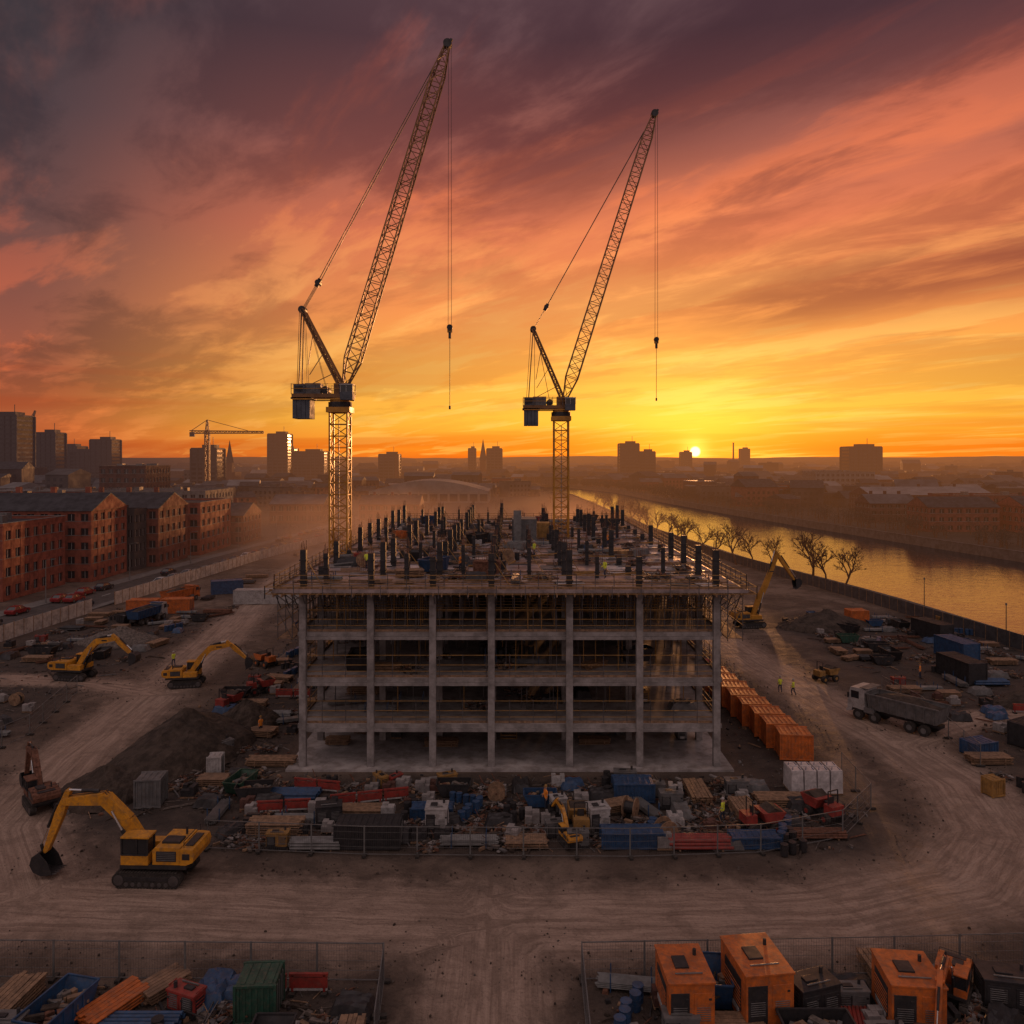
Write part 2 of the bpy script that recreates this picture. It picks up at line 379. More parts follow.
hh = n.m('ADD', n.m('MULTIPLY', f2, 0.7), n.m('ADD', n.m('MULTIPLY', f3, 0.25), n.m('MULTIPLY', rut, n.m('MULTIPLY', tmask, 0.5))))
n.put(bp.inputs['Height'], hh); n.l.new(bp.outputs[0], b.inputs['Normal'])
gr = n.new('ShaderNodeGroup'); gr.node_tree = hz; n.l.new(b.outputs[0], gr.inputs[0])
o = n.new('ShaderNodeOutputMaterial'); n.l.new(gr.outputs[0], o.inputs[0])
gm.materials.append(m); MATS['dirt_ground'] = m
place(gm, 'ground', (0,0,0))

# water
m = bpy.data.materials.new('river_water'); m.use_nodes = True; n = NT(m.node_tree); n.n.clear()
b = n.new('ShaderNodeBsdfPrincipled'); b.inputs['Base Color'].default_value = (0.03,0.025,0.025,1); b.inputs['Roughness'].default_value = 0.10; b.inputs['IOR'].default_value = 2.2
b.inputs['Specular IOR Level'].default_value = 0.8
g = n.new('ShaderNodeNewGeometry')
mp = n.new('ShaderNodeMapping'); mp.inputs['Scale'].default_value = (0.5, 1.0, 1.0); n.l.new(g.outputs['Position'], mp.inputs[0])
bp = n.new('ShaderNodeBump'); bp.inputs['Distance'].default_value = 0.045
n.put(bp.inputs['Height'], n.m('ADD', n.noise(mp.outputs[0], 0.9, 3, 0.6, 0.4), n.m('MULTIPLY', n.noise(mp.outputs[0], 0.07, 2, 0.5), 2.0))); n.l.new(bp.outputs[0], b.inputs['Normal'])
o = n.new('ShaderNodeOutputMaterial'); n.l.new(b.outputs[0], o.inputs[0]); MATS['river_water'] = m
W = MB(); wy = list(range(-100, 921, 20))
vs = []
for y in wy:
    l = bank(LB, y) if y <= 760 else -400.0
    vs += [(l+0.1, y, -2.2), (bank(RB, y)-0.1, y, -2.2)]
W.add(vs, [(2*i, 2*i+1, 2*i+3, 2*i+2) for i in range(len(wy)-1)], 'river_water')
W.obj('river_water')
for tab, nm, sgn in ((LB, 'quay_wall', -1), (RB, 'river_embankment_wall', 1)):
    q = MB(); yy = [y for y in range(-20, 661, 12)]
    for a_, b_ in zip(yy[:-1], yy[1:]):
        q.beam((bank(tab,a_)+sgn*0.1, a_, -1.6), (bank(tab,b_)+sgn*0.1, b_, -1.6), 0.7, 'quay', ht=4.4)
        q.beam((bank(tab,a_)+sgn*0.1, a_, 0.72), (bank(tab,b_)+sgn*0.1, b_, 0.72), 0.95, 'quay', ht=0.22)
    q.obj(nm)

# ------------------------------------------------------------------ concrete frame under construction
CX = [-18.2,-12.3,-6.9,-1.8,5.0,11.1,17.8]
RY = [69.7+6.55*k for k in range(12)]
FL = [3.8, 7.8, 11.8, 15.45]
B = MB()
B.box((-0.2,106.3,0.07), (38.6,75,0.24), 'concrete_floor')
for z in FL:
    B.box((-0.2,106.45,z-0.17), (37.0,73.4,0.34), 'concrete')
    if z < 15: B.box((-0.2,106.45,z+0.006), (36.9,73.3,0.02), 'concrete_floor')
for i, x in enumerate(CX):
    for k, y in enumerate(RY):
        B.box((x, y-(0.0 if k else 0.02), 7.7), (0.58,0.56,15.3), 'concrete')
for x0, x1, y0, y1 in ((-6.6,4.6,100,100.3),(-6.6,-6.3,100.4,112),(4.3,4.6,100.4,112),(-6.6,4.6,112.1,112.4),(-17,-9,91,91.3),(8,16.5,96,96.3)):
    B.box(((x0+x1)/2,(y0+y1)/2,8.2), (x1-x0,y1-y0,14.6), 'concrete')
for z in FL[:3]:
    for x in CX: B.box((x,106.4,z-0.5), (0.4,73.0,0.36), 'concrete')
    for y in RY: B.box((-0.2,y+0.02,z-0.47), (36.0,0.38,0.29), 'concrete')
def rail(b, pts, z, mat='scaf_yellow', hts=(0.55,1.1), step=2.0, toe=True, th=0.055):
    for (ax, ay), (bx, by) in zip(pts[:-1], pts[1:]):
        l = math.hypot(bx-ax, by-ay); k = max(1, int(l/step))
        for hgt in hts: b.beam((ax,ay,z+hgt), (bx,by,z+hgt), th, mat)
        if toe: b.beam((ax,ay,z+0.12), (bx,by,z+0.12), 0.04, 'timber', ht=0.2)
        for i in range(k+1):
            f = i/k; b.beam((ax+(bx-ax)*f, ay+(by-ay)*f, z-0.1), (ax+(bx-ax)*f, ay+(by-ay)*f, z+max(hts)+0.1), th*1.05, 'steel')
for z in FL[:3]:
    rail(B, [(-18.65,142),(-18.65,69.98),(18.25,69.98),(18.25,142)], z, hts=(0.55,1.1,1.95))
for i in range(8): B.box((-0.3,76.5+i*0.28,0.2+i*0.24), (1.4,0.3,0.08), 'scaf_yellow')
B.beam((-1.05,76.3,0.2),(-1.05,79.0,2.4),0.08,'scaf_yellow',ht=0.25); B.beam((0.45,76.3,0.2),(0.45,79.0,2.4),0.08,'scaf_yellow',ht=0.25)
for y in [70.4+1.55*i for i in range(10)]:
    x = -17.8
    while x < 17.8:
        B.beam((x,y,11.8),(x,y,15.0),0.075,'steel' if R.random()<0.7 else 'scaf_yellow')
        x += 1.2
    B.beam((-18,y,13.55),(17.8,y,13.55),0.06,'scaf_yellow')
    B.beam((-18.4,y,15.02),(18.1,y,15.02),0.12,'timber',ht=0.2)
for y in [86+2.6*i for i in range(21)]:
    for x in (-18,-15.8,-13.6,13.4,15.6,17.6): B.beam((x,y,11.8),(x,y,15.0),0.075,'steel')
for z, n_ in ((7.8, 110), (3.8, 60)):
    for i in range(n_):
        x = R.uniform(-17.5,17.3); y = R.uniform(72,90); B.beam((x,y,z),(x,y,z+3.5),0.075,'steel' if i % 3 else 'scaf_yellow')
zt = 15.8
B.box((-0.15,106.5,zt-0.17), (40.6,76.6,0.3), 'deck')
x = -20.2
while x < 20.0:
    B.beam((x,67.9-R.uniform(0,0.5),15.36),(x,71.0,15.36),0.10,'timber',ht=0.22)
    B.beam((x,68.5,15.2),(x,69.9,13.9),0.06,'steel')
    x += 0.75
for y in [69+1.5*i for i in range(50)]:
    for sgn, xe in ((-1,-18.6),(1,18.3)):
        B.beam((xe,y,15.36),(xe+sgn*R.uniform(2.0,2.9),y,15.36),0.10,'timber',ht=0.2)
        B.beam((xe,y,13.9),(xe+sgn*1.7,y,15.2),0.06,'steel')
for xs_ in (-20.2,-18.95,18.6,19.9):
    for y in [69+2.4*i for i in range(31)]:
        B.beam((xs_,y,11.2),(xs_,y,15.3),0.06,'steel')
    for z in (11.4,12.6,13.8): B.beam((xs_,68.9,z),(xs_,142,z),0.055,'scaf_yellow')
for sgn in (-1, 1):
    for y in [69+2.4*i for i in range(31)]: B.beam((sgn*18.8-0.2,y,11.5),(sgn*20.0-0.2,y,13.8),0.05,'steel')
    B.box((sgn*19.35-0.15,105.5,11.45), (1.2,73,0.05), 'timber')
rail(B, [(-20.3,144.5),(-20.3,68.3),(20.0,68.3),(20.0,144.5),(-20.3,144.5)], zt-0.02, hts=(0.4,0.8,1.2), step=1.6)
rail(B, [(-20.9,120),(-20.9,67.6),(20.7,67.6),(20.7,120)], zt-0.6, hts=(0.3,0.9), step=2.4, toe=False)
for i in range(230):
    x = R.uniform(-19,18.6); y = R.uniform(70,143)
    B.box((x,y,zt+0.03+i*0.0004), (R.uniform(0.6,2.6),R.uniform(0.6,3.0),0.05), R.choice(['white_sheet','plywood','concrete','grey','timber','white_sheet','white_sheet','white_sheet']), R.choice([0,0,0,0.2,-0.3]))
for y in RY:
    B.beam((-19.5,y+1.4,zt+0.16),(19.2,y+1.4,zt+0.16),0.12,'timber',ht=0.16)
for i in range(320):
    x = R.uniform(-19,18); y = R.uniform(70,143); a_ = R.choice([0,0,1.57,1.57,R.uniform(0,3)]); l = R.uniform(1,3.5)
    B.beam((x,y,zt+R.uniform(.1,.5)),(x+l*math.cos(a_),y+l*math.sin(a_),zt+R.uniform(.1,.6)),R.uniform(.06,.16),R.choice(['timber','steel','scaf_yellow','rust','darksteel','galv']))
def starter(x, y, hgt, wd):
    B.box((x,y,zt+hgt/2-0.02), (wd,wd*.96,hgt), 'darksteel')
    for zz_ in (0.5,1.4,2.3):
        if zz_ < hgt: B.box((x,y,zt+zz_), (wd+.14,wd+.14,0.10), 'darksteel')
    e = wd*.36
    for dx, dy in ((-e,-e),(e,-e),(e,e),(-e,e),(0,e),(0,-e)):
        B.beam((x+dx,y+dy,zt+hgt-0.1),(x+dx+R.uniform(-.06,.06),y+dy,zt+hgt+R.uniform(.3,.9)),0.035,'rust')
    if R.random() < 0.5: B.beam((x+wd*.6,y,zt+hgt*0.7),(x+1.6,y,zt+0.05),0.06,'scaf_yellow')
for i, x in enumerate(CX):
    for k, y in enumerate(RY):
        full = k == 0 or R.random() < 0.78
        starter(x, y+0.2, R.choice([2.6,2.9,3.2]) if full else 0.9, 0.50)
        if i < 6 and k > 0 and R.random() < 0.5: starter((x+CX[i+1])/2+R.uniform(-.4,.4), y+R.uniform(-1.5,2.5), R.uniform(1.6,3.0), 0.34)
for x in (-16.6,-9.4): starter(x, 71.5, 2.7, .4)
for i in range(34):
    x = R.uniform(-17,15); y = R.uniform(76,140)
    for j in range(R.randint(5,12)):
        B.beam((x+j*0.2,y,zt),(x+j*0.2,y,zt+R.uniform(0.8,1.5)),0.03,'rust')
B.box((1.6,107,zt+1.6), (3.2,5,3.2), 'grey'); B.box((4.4,112,zt+1.1), (1.8,3,2.2), 'scaf_yellow')
B.box((0.7,104.0,zt+2.2), (1.0,0.8,4.4), 'galv')
B.obj('concrete_building_frame')

# ------------------------------------------------------------------ luffing tower cranes
def lattice(b, p, q, w0, w1, seg, ch, br, mat, side=Vector((0,1,0))):
    p = Vector(p); q = Vector(q); d = (q-p).normalized()
    a = side.normalized(); c_ = d.cross(a).normalized()
    def cor(i):
        f = i/seg; o_ = p.lerp(q, f); ww = (w0+(w1-w0)*f)/2
        return [o_+a*ww*s1+c_*ww*s2 for s1, s2 in ((-1,-1),(1,-1),(1,1),(-1,1))]
    prev = cor(0)
    for i in range(seg):
        nxt = cor(i+1)
        for k in range(4):
            b.beam(prev[k], nxt[k], ch, mat)
            k2 = (k+1) % 4
            b.beam(nxt[k], nxt[k2], br, mat)
            if i % 2: b.beam(prev[k], nxt[k2], br, mat)
            else: b.beam(prev[k2], nxt[k], br, mat)
        prev = nxt
def tower_crane(loc, jib, apexv, hook_z, chain_z):
    b = MB(); H = 33.4
    lattice(b, (0,0,0), (0,0,H-1.2), 2.0, 2.0, 24, 0.20, 0.09, 'crane_yellow')
    b.beam((0.0,-0.7,1),(0.0,-0.7,H-2),0.09,'galv')
    for i in range(60): b.beam((-.2,-.7,1+i*0.5),(.2,-.7,1+i*0.5),0.04,'galv')
    b.box((0,0,H-0.9),(2.7,2.7,0.6),'crane_yellow'); b.cyl((0,0,H-0.6),(0,0,H),1.35,'darksteel',18)
    b.cyl((0,0,H),(0,0,H+0.45),1.15,'crane_yellow',18)
    b.box((-1.9,0,H+0.7),(6.8,2.3,0.45),'crane_jib')
    for yy_ in (-1.25,1.25):
        rail(b, [(-5.3,yy_),(1.5,yy_)], H+0.95, 'crane_yellow', hts=(0.55,1.05), step=1.2, toe=False)
        b.beam((-5.2,yy_,H+0.3),(1.4,yy_,H+0.3),0.12,'crane_yellow')
    b.box((-3.0,0,H+1.55),(1.8,1.5,1.2),'grey'); b.cyl((-1.6,-.7,H+1.35),(-1.6,.7,H+1.35),0.45,'darksteel',14)
    b.box((-4.5,0,H+1.5),(1.3,1.8,1.1),'counterweight'); b.box((-4.5,-.93,H+1.5),(0.9,0.06,0.6),'darksteel')
    for i in range(4): b.box((-4.95+i*0.5,0,H-0.7),(0.46,2.3,2.4),'counterweight')
    b.box((-4.2,0,H+0.42),(2.4,2.3,0.2),'darksteel')
    b.box((1.15,-1.75,H+0.6),(1.4,1.1,0.9),'counterweight'); b.box((1.2,-1.75,H+1.4),(1.3,1.04,0.8),'glass'); b.box((1.15,-1.75,H+1.87),(1.5,1.2,0.12),'white')
    for x_ in (0.5,1.15,1.85): b.beam((x_,-2.29,H+1.0),(x_,-2.29,H+1.85),0.06,'white')
    b.box((0.2,0,H+1.5),(1.6,1.4,1.3),'crane_jib')
    A = Vector(apexv)
    for yy_ in (-0.75, 0.75):
        lattice(b, (0.6,yy_,H+1.0), (A.x,yy_*0.6,A.z), 0.5, 0.35, 9, 0.13, 0.06, 'crane_jib')
        b.beam((-4.6,yy_,H+0.9),(A.x,yy_*0.6,A.z),0.12,'crane_jib')
        b.beam((-4.9,yy_*0.5,H+0.9),(A.x-0.3,yy_*0.4,A.z),0.05,'darksteel')
        b.beam((-3.7,yy_*0.5,H+1.9),(A.x+0.2,yy_*0.4,A.z-0.2),0.04,'darksteel')
        b.beam((-1.6,yy_*0.3,H+1.6),(A.x+0.5,yy_*0.4,A.z-0.5),0.04,'darksteel')
    for f in (0.25,0.5,0.75): 
        pA = Vector((0.6,0,H+1)).lerp(Vector((A.x,0,A.z)), f); ww = 0.75*(1-f*0.4)
        b.beam((pA.x,-ww,pA.z),(pA.x,ww,pA.z),0.10,'crane_yellow')
        b.beam((pA.x,0,pA.z),(-3.2+(A.x+3.2)*f*0.6,0,H+1+(A.z-H-1)*f*0.45),0.08,'crane_jib')
    b.cyl((A.x,-.6,A.z),(A.x,.6,A.z),0.42,'darksteel',14)
    J0 = Vector((0.6,0,H+2.0)); J1 = Vector(jib)
    d = (J1-J0).normalized(); L_ = (J1-J0).length
    lattice(b, J0, J0+d*3.0, 0.6, 1.7, 2, 0.15, 0.08, 'crane_jib')
    lattice(b, J0+d*3.0, J0+d*(L_-3.5), 1.7, 1.35, 26, 0.15, 0.075, 'crane_jib')
    lattice(b, J0+d*(L_-3.5), J1, 1.35, 0.5, 3, 0.13, 0.07, 'crane_jib')
    pr = Vector((-d.z,0,d.x))
    b.cyl(J1+Vector((0,-.4,0)), J1+Vector((0,.4,0)), 0.5, 'darksteel', 14)
    b.beam(J1-d*0.5, J1+d*0.6+Vector((0.3,0,0)), 0.3, 'darksteel')
    tipx = J1.x+0.25
    node = A + (J1-d*3-A).normalized()*3.6
    b.cyl(node+Vector((0,-.5,0)), node+Vector((0,.5,0)), 0.32, 'darksteel', 10)
    b.beam(node-(J1-A).normalized()*0.5, node+(J1-A).normalized()*0.5, 0.45, 'darksteel')
    for yy_ in (-.45,-.15,.15,.45): b.beam((A.x,yy_,A.z), (node.x,yy_,node.z), 0.05, 'darksteel')
    for yy_ in (-.4,.4):
        e = J1-d*3+pr*0.7; b.beam((node.x,yy_,node.z), (e.x,yy_,e.z), 0.085, 'darksteel')
    for dx in (-.16,.16): b.beam((tipx+dx,0,J1.z),(tipx+dx*1.2,0,hook_z),0.045,'darksteel')
    b.box((tipx,0,hook_z-0.35),(0.55,0.4,0.8),'scaf_yellow'); b.cyl((tipx,-.28,hook_z-.2),(tipx,.28,hook_z-.2),0.34,'darksteel',12)
    b.box((tipx,0,hook_z-1.1),(0.3,0.3,0.7),'darksteel')
    b.beam((tipx,0,hook_z-1.4),(tipx,0,chain_z),0.06,'darksteel'); b.box((tipx,0,chain_z-0.2),(0.22,0.12,0.4),'darksteel')
    b.obj('luffing_tower_crane', loc)
tower_crane((-19.75,92,0), (12.35,0,74.6), (-4.3,0,44.0), 42.2, 33.0)
tower_crane((6.86,112,0), (13.1,0,75.2), (-3.9,0,45.0), 43.8, 35.4)
b = MB(); lattice(b, (0,0,0), (0,0,44), 2.4, 2.4, 14, 0.7, 0.35, 'crane_jib'); lattice(b, (-11,0,44), (36,0,44), 1.8, 1.2, 16, 0.6, 0.3, 'crane_jib', Vector((0,1,0)))
lattice(b, (0,0,44), (0,0,52), 2, 0.6, 3, 0.5, 0.3, 'crane_jib'); b.beam((0,0,52),(26,0,45),0.35,'crane_jib'); b.beam((0,0,52),(-10,0,45),0.35,'crane_jib'); b.box((-9.5,0,42.5),(3,2,3),'grey')
b.obj('hammerhead_tower_crane', (-200,525,0), 0.1)
b = MB(); lattice(b, (0,0,0), (0,0,42), 2.4, 2.4, 12, 0.6, 0.3, 'crane_jib'); lattice(b, (0,0,42), (9,0,72), 2.0, 1.0, 10, 0.5, 0.3, 'crane_jib'); b.beam((0,0,42),(-6,0,50),0.5,'crane_jib'); b.beam((-6,0,50),(8,0,71),0.25,'crane_jib'); b.box((-5,0,41),(5,3,3),'grey')
b.obj('luffing_tower_crane', (-462,760,0))

# ------------------------------------------------------------------ plant and vehicles
def excavator(pose, body='plant_yellow'):
    b = MB()
    for s_ in (-1,1):
        yc = s_*1.08
        prof = []
        for i in range(9): a_ = -math.pi/2+math.pi*i/8; prof.append((1.65+0.44*math.cos(a_), 0.46+0.42*math.sin(a_)))
        for i in range(9): a_ = math.pi/2+math.pi*i/8; prof.append((-1.65+0.44*math.cos(a_), 0.46+0.42*math.sin(a_)))
        b.extr(prof, yc-0.28, yc+0.28, 'rubber')
        for i in range(20):
            x = -1.75+i*0.185
            for z in (0.035, 0.90): b.box((x,yc,z),(0.13,0.62,0.06),'rubber')
        for xw in (-1.65,1.65): b.cyl((xw,yc-0.32,0.46),(xw,yc+0.32,0.46),0.30,'steel',14)
        for i in range(7): b.cyl((-1.2+i*0.4,yc-0.31,0.22),(-1.2+i*0.4,yc+0.31,0.22),0.13,'steel',10)
        b.box((0,yc,0.55),(2.6,0.6,0.22),'darksteel')
    b.box((0,0,0.6),(2.2,1.6,0.4),'darksteel'); b.cyl((0,0,0.7),(0,0,1.08),0.65,'darksteel',18)
    b.box((-0.35,0,1.2),(4.0,2.5,0.24),'darksteel')
    b.extr([(-2.35,1.34),(-2.75,1.5),(-2.85,1.9),(-2.75,2.25),(-2.3,2.3),(-2.0,2.3),(-2.0,1.34)], -1.25, 1.25, body)
    b.extr([(-1.98,1.34),(-1.98,2.36),(-0.45,2.36),(-0.32,2.2),(-0.32,1.34)], -1.22, 1.22, body)
    b.box((-1.2,0.3,2.42),(1.1,0.8,0.14),'darksteel'); b.cyl((-1.6,-0.6,2.3),(-1.6,-0.6,2.85),0.07,'darksteel',8)
    b.box((-2.35,0,2.33),(.5,1.6,.05),'darksteel')
    for s_ in (-1,1):
        b.box((-1.15,s_*1.235,1.85),(1.2,0.04,0.6),'darksteel')
        for k in range(5): b.box((-1.15,s_*1.26,1.63+k*0.11),(1.1,0.02,0.03),'grey')
        b.box((-2.35,s_*1.26,1.85),(0.45,0.03,0.35),'darksteel')
    b.box((0.6,-0.85,1.62),(1.7,0.7,0.6),body)
    b.box((0.75,0.82,1.62),(1.65,0.92,0.6),body); b.box((0.75,0.82,2.40),(1.55,0.82,1.0),'glass'); b.box((0.72,0.82,2.94),(1.72,0.98,0.10),body)
    for x_ in (-.04,0.62,1.54):
        for y_ in (0.39,1.25): b.beam((x_,y_,1.9),(x_,y_,2.92),0.08,'darksteel')
    b.beam((-.04,1.27,1.92),(1.54,1.27,1.92),0.07,'darksteel')
    for s_ in (-1,1): b.beam((-2.2,s_*1.15,2.36),(-2.2,s_*1.15,2.75),0.04,'darksteel')
    b.beam((-2.2,-1.15,2.75),(-2.2,1.15,2.75),0.04,'darksteel')
    p0, p1, p2, p3, bk = pose
    b.limb([p0,((p0[0]+p1[0])/2-.1,(p0[1]+p1[1])/2+.15),p1,p2], [0.5,0.72,0.74,0.42], -0.27, 0.27, body)
    def lp(a_, c_, f): return (a_[0]+(c_[0]-a_[0])*f, a_[1]+(c_[1]-a_[1])*f)
    d = Vector((p3[0]-p2[0], p3[1]-p2[1])).normalized(); back_ = (p2[0]-d.x*0.7, p2[1]-d.y*0.7)
    b.limb([back_, lp(p2,p3,0.25), p3], [0.28,0.55,0.28], -0.2, 0.2, body)
    def ram(a_, c_, y, r):
        mid = lp(a_, c_, 0.58); b.cyl((a_[0],y,a_[1]),(mid[0],y,mid[1]),r,'darksteel',10); b.cyl((mid[0],y,mid[1]),(c_[0],y,c_[1]),r*0.55,'chrome',8)
    for y in (-.36,.36): ram((p0[0]+0.55,p0[1]-0.35), lp(p0,p1,0.78), y, 0.11)
    k = lp(p1,p2,0.15); ram((k[0],k[1]+0.45), back_, 0, 0.11)
    q1 = lp(p2,p3,0.12); off = Vector((d.y*-1, d.x)); 
    if off.x < 0: off = -off
    ram((q1[0]+off.x*0.4,q1[1]+off.y*0.4), (p3[0]+off.x*0.45-d.x*0.2,p3[1]+off.y*0.45-d.y*0.2), 0, 0.09)
    b.beam((p3[0]+off.x*0.45-d.x*0.2,0,p3[1]+off.y*0.45-d.y*0.2),(p3[0]+off.x*0.1+d.x*0.3,0,p3[1]+d.y*0.3),0.14,'darksteel')
    ca, sa = math.cos(bk), math.sin(bk)
    def T(x, z): return (p3[0]+x*ca-z*sa, p3[1]+x*sa+z*ca)
    outer = [(0.15,0.1),(0.62,-0.15),(0.80,-0.6),(0.62,-1.05),(0.15,-1.32),(-0.55,-1.3)]
    inner = [(-0.55,-1.24),(0.12,-1.25),(0.55,-1.0),(0.72,-0.6),(0.55,-0.2),(0.12,0.02)]
    b.extr([T(*p) for p in outer+inner], -0.55, 0.55, 'darksteel')
    sidep = [(0.15,0.1),(0.62,-0.15),(0.80,-0.6),(0.62,-1.05),(0.15,-1.32),(-0.55,-1.3),(-0.3,-0.5)]
    for y in (-0.6,0.55): b.extr([T(*p) for p in sidep], y, y+0.05, 'darksteel')
    for i in range(5):
        y = -0.5+i*0.25; a_ = T(-0.5,-1.28); c_ = T(-0.8,-1.26); b.beam((a_[0],y,a_[1]),(c_[0],y,c_[1]),0.1,'steel',w2=0.04)
    k2 = lp(p1,p2,0.45); b.box((k2[0],-0.30,k2[1]),(0.7,0.02,0.16),'darksteel')
    for y in (-.12,.12): b.beam((p1[0]*.6+p0[0]*.4,y,p1[1]*.6+p0[1]*.4+.42),(p1[0],y,p1[1]+.42),.04,'darksteel'); b.beam((p1[0],y,p1[1]+.42),(p2[0],y,p2[1]+.3),.04,'darksteel')
    return b.mesh('excavator')
poseA = ((0.55,1.75),(3.2,4.75),(5.7,4.55),(6.85,1.5),-0.1)
poseB = ((0.55,1.75),(2.9,4.7),(5.4,5.1),(7.3,3.3),0.5)
poseHi = ((0.55,1.75),(2.6,6.2),(4.6,11.0),(7.4,7.0),0.6)
exA = excavator(poseA); exB = excavator(poseB); exH = excavator(poseHi, 'crane_yellow'); exD = excavator(poseA, 'orange'); exE = excavator(poseA, 'rust')
place(exA, 'excavator', (-22.9,51.6,0), math.pi-0.04, 1.06, 0.02)
place(exB, 'excavator', (-53.5,98,0), -0.1, 0.98)
place(exB, 'excavator', (-38.6,95,0), 0.15, 0.92)
place(exH, 'excavator', (38.0,128,0), 0.2, 1.05)
place(exE, 'excavator', (-36.5,62,0), 2.3, 0.75)
place(exD, 'excavator', (21.9,39.9,0), -2.2, 0.62, 0.02)

def dumptruck(cab='white', body='grey', load='soil', sc=1.0):
    b = MB()
    b.box((-0.4,0,0.95),(8.2,0.9,0.3),'darksteel')
    for x in (3.0,1.4,-2.0,-3.3):
        for s_ in (-1,1):
            b.cyl((x,s_*0.78,0.52),(x,s_*1.22,0.52),0.52,'rubber',18); b.cyl((x,s_*1.2,0.52),(x,s_*1.25,0.52),0.26,'grey',12)
    b.extr([(2.35,1.0),(2.35,2.95),(2.6,3.1),(3.75,3.05),(4.05,2.1),(4.1,0.7),(3.7,0.7),(3.6,1.1)], -1.22, 1.22, cab)
    b.add([(4.075,-1.05,2.05),(4.075,1.05,2.05),(3.80,1.05,2.95),(3.80,-1.05,2.95)], [(0,1,2,3)], 'glass')
    for s_ in (-1,1):
        b.box((3.3,s_*1.235,2.4),(0.8,0.03,0.7),'glass'); b.box((4.12,s_*0.85,1.1),(0.06,0.3,0.2),'lampglass'); b.box((3.9,s_*1.42,2.3),(0.12,0.2,0.5),'darksteel')
        b.box((1.9,s_*1.0,1.1),(1.0,0.5,0.5),'grey')
    b.box((4.13,0,1.55),(0.05,1.7,0.5),'darksteel'); b.box((4.15,0,0.75),(0.14,2.4,0.3),cab)
    P = [(-4.4,-1.05,1.25),(2.0,-1.05,1.25),(2.0,1.05,1.25),(-4.4,1.05,1.25),(-4.7,-1.25,2.7),(2.15,-1.25,2.7),(2.15,1.25,2.7),(-4.7,1.25,2.7)]
    b.add(P, [(0,3,2,1),(0,1,5,4),(1,2,6,5),(2,3,7,6),(3,0,4,7)], body)
    for i in range(8):
        x = -4.2+i*0.85
        for s_ in (-1,1): b.beam((x,s_*1.1,1.25),(x,s_*1.29,2.7),0.1,body)
    for s_ in (-1,1): b.beam((-4.7,s_*1.27,2.72),(2.2,s_*1.27,2.72),0.12,body)
    b.beam((2.15,-1.3,2.74),(2.15,1.3,2.74),0.12,body); b.box((2.4,0,3.15),(0.9,2.4,0.06),body)
    k = 12; vs = []; fs = []
    for i in range(k):
        for j in range(7):
            x = -4.5+i*6.6/(k-1); y = -1.18+j*2.36/6
            z = 2.35+0.75*math.sin(math.pi*i/(k-1))*math.sin(math.pi*j/6)+R.uniform(-.07,.07); vs.append((x,y,z))
    for i in range(k-1):
        for j in range(6): a_ = i*7+j; fs.append((a_,a_+7,a_+8,a_+1))
    b.add(vs, fs, load)
    return b.mesh('dump_truck')
dt1 = dumptruck(); dt2 = dumptruck('orange','orange'); dt3 = dumptruck('white','blue')
place(dt1, 'dump_truck', (38.7,81.0,0), rad(128), 1.05)
place(dt3, 'dump_truck', (-60,132,0), rad(80), 0.9)
place(dt2, 'dump_truck', (-62,150,0), rad(70), 0.9)

def mini_dumper(mat='scaf_yellow'):
    b = MB()
    for x in (-.9,.9):
        for s_ in (-1,1): b.cyl((x,s_*0.6,0.42),(x,s_*0.98,0.42),0.42,'rubber',16); b.cyl((x,s_*0.96,0.42),(x,s_*1.0,0.42),0.2,mat,10)
    b.box((0,0,0.65),(2.6,0.9,0.3),'darksteel'); b.box((-1.0,0,1.1),(0.9,1.2,0.7),mat)
    b.extr([(0.1,0.85),(1.2,0.85),(1.75,1.55),(1.6,1.6),(-0.15,1.6)], -0.8, 0.8, mat); b.extr([(0.2,1.58),(1.6,1.58),(0.9,1.9)], -0.7, 0.7, 'soil')
    b.box((-0.5,0,1.45),(0.4,0.5,0.12),'darksteel'); b.box((-0.72,0,1.7),(0.08,0.5,0.5),'darksteel')
    for s_ in (-1,1): b.beam((-0.9,s_*0.5,1.4),(-0.9,s_*0.5,2.5),0.07,'darksteel')
    b.beam((-0.9,-.5,2.5),(-0.9,.5,2.5),0.07,'darksteel'); b.cyl((-.1,0,1.4),(-.1,0.0,1.46),0.18,'darksteel',12)
    return b.mesh('site_dumper')
md = [mini_dumper(c_) for c_ in ('scaf_yellow','red','orange')]
for x, y, r_, k in ((38.0,97,0.4,0),(-30.5,86,1.2,1),(-29,92,0.6,1),(23.4,60.0,2.0,1),(4.9,58.0,1.6,0),(-32,104,2.5,2),(18,58,0.2,1)):
    place(md[k], 'site_dumper', (x,y,0), r_, 0.95)

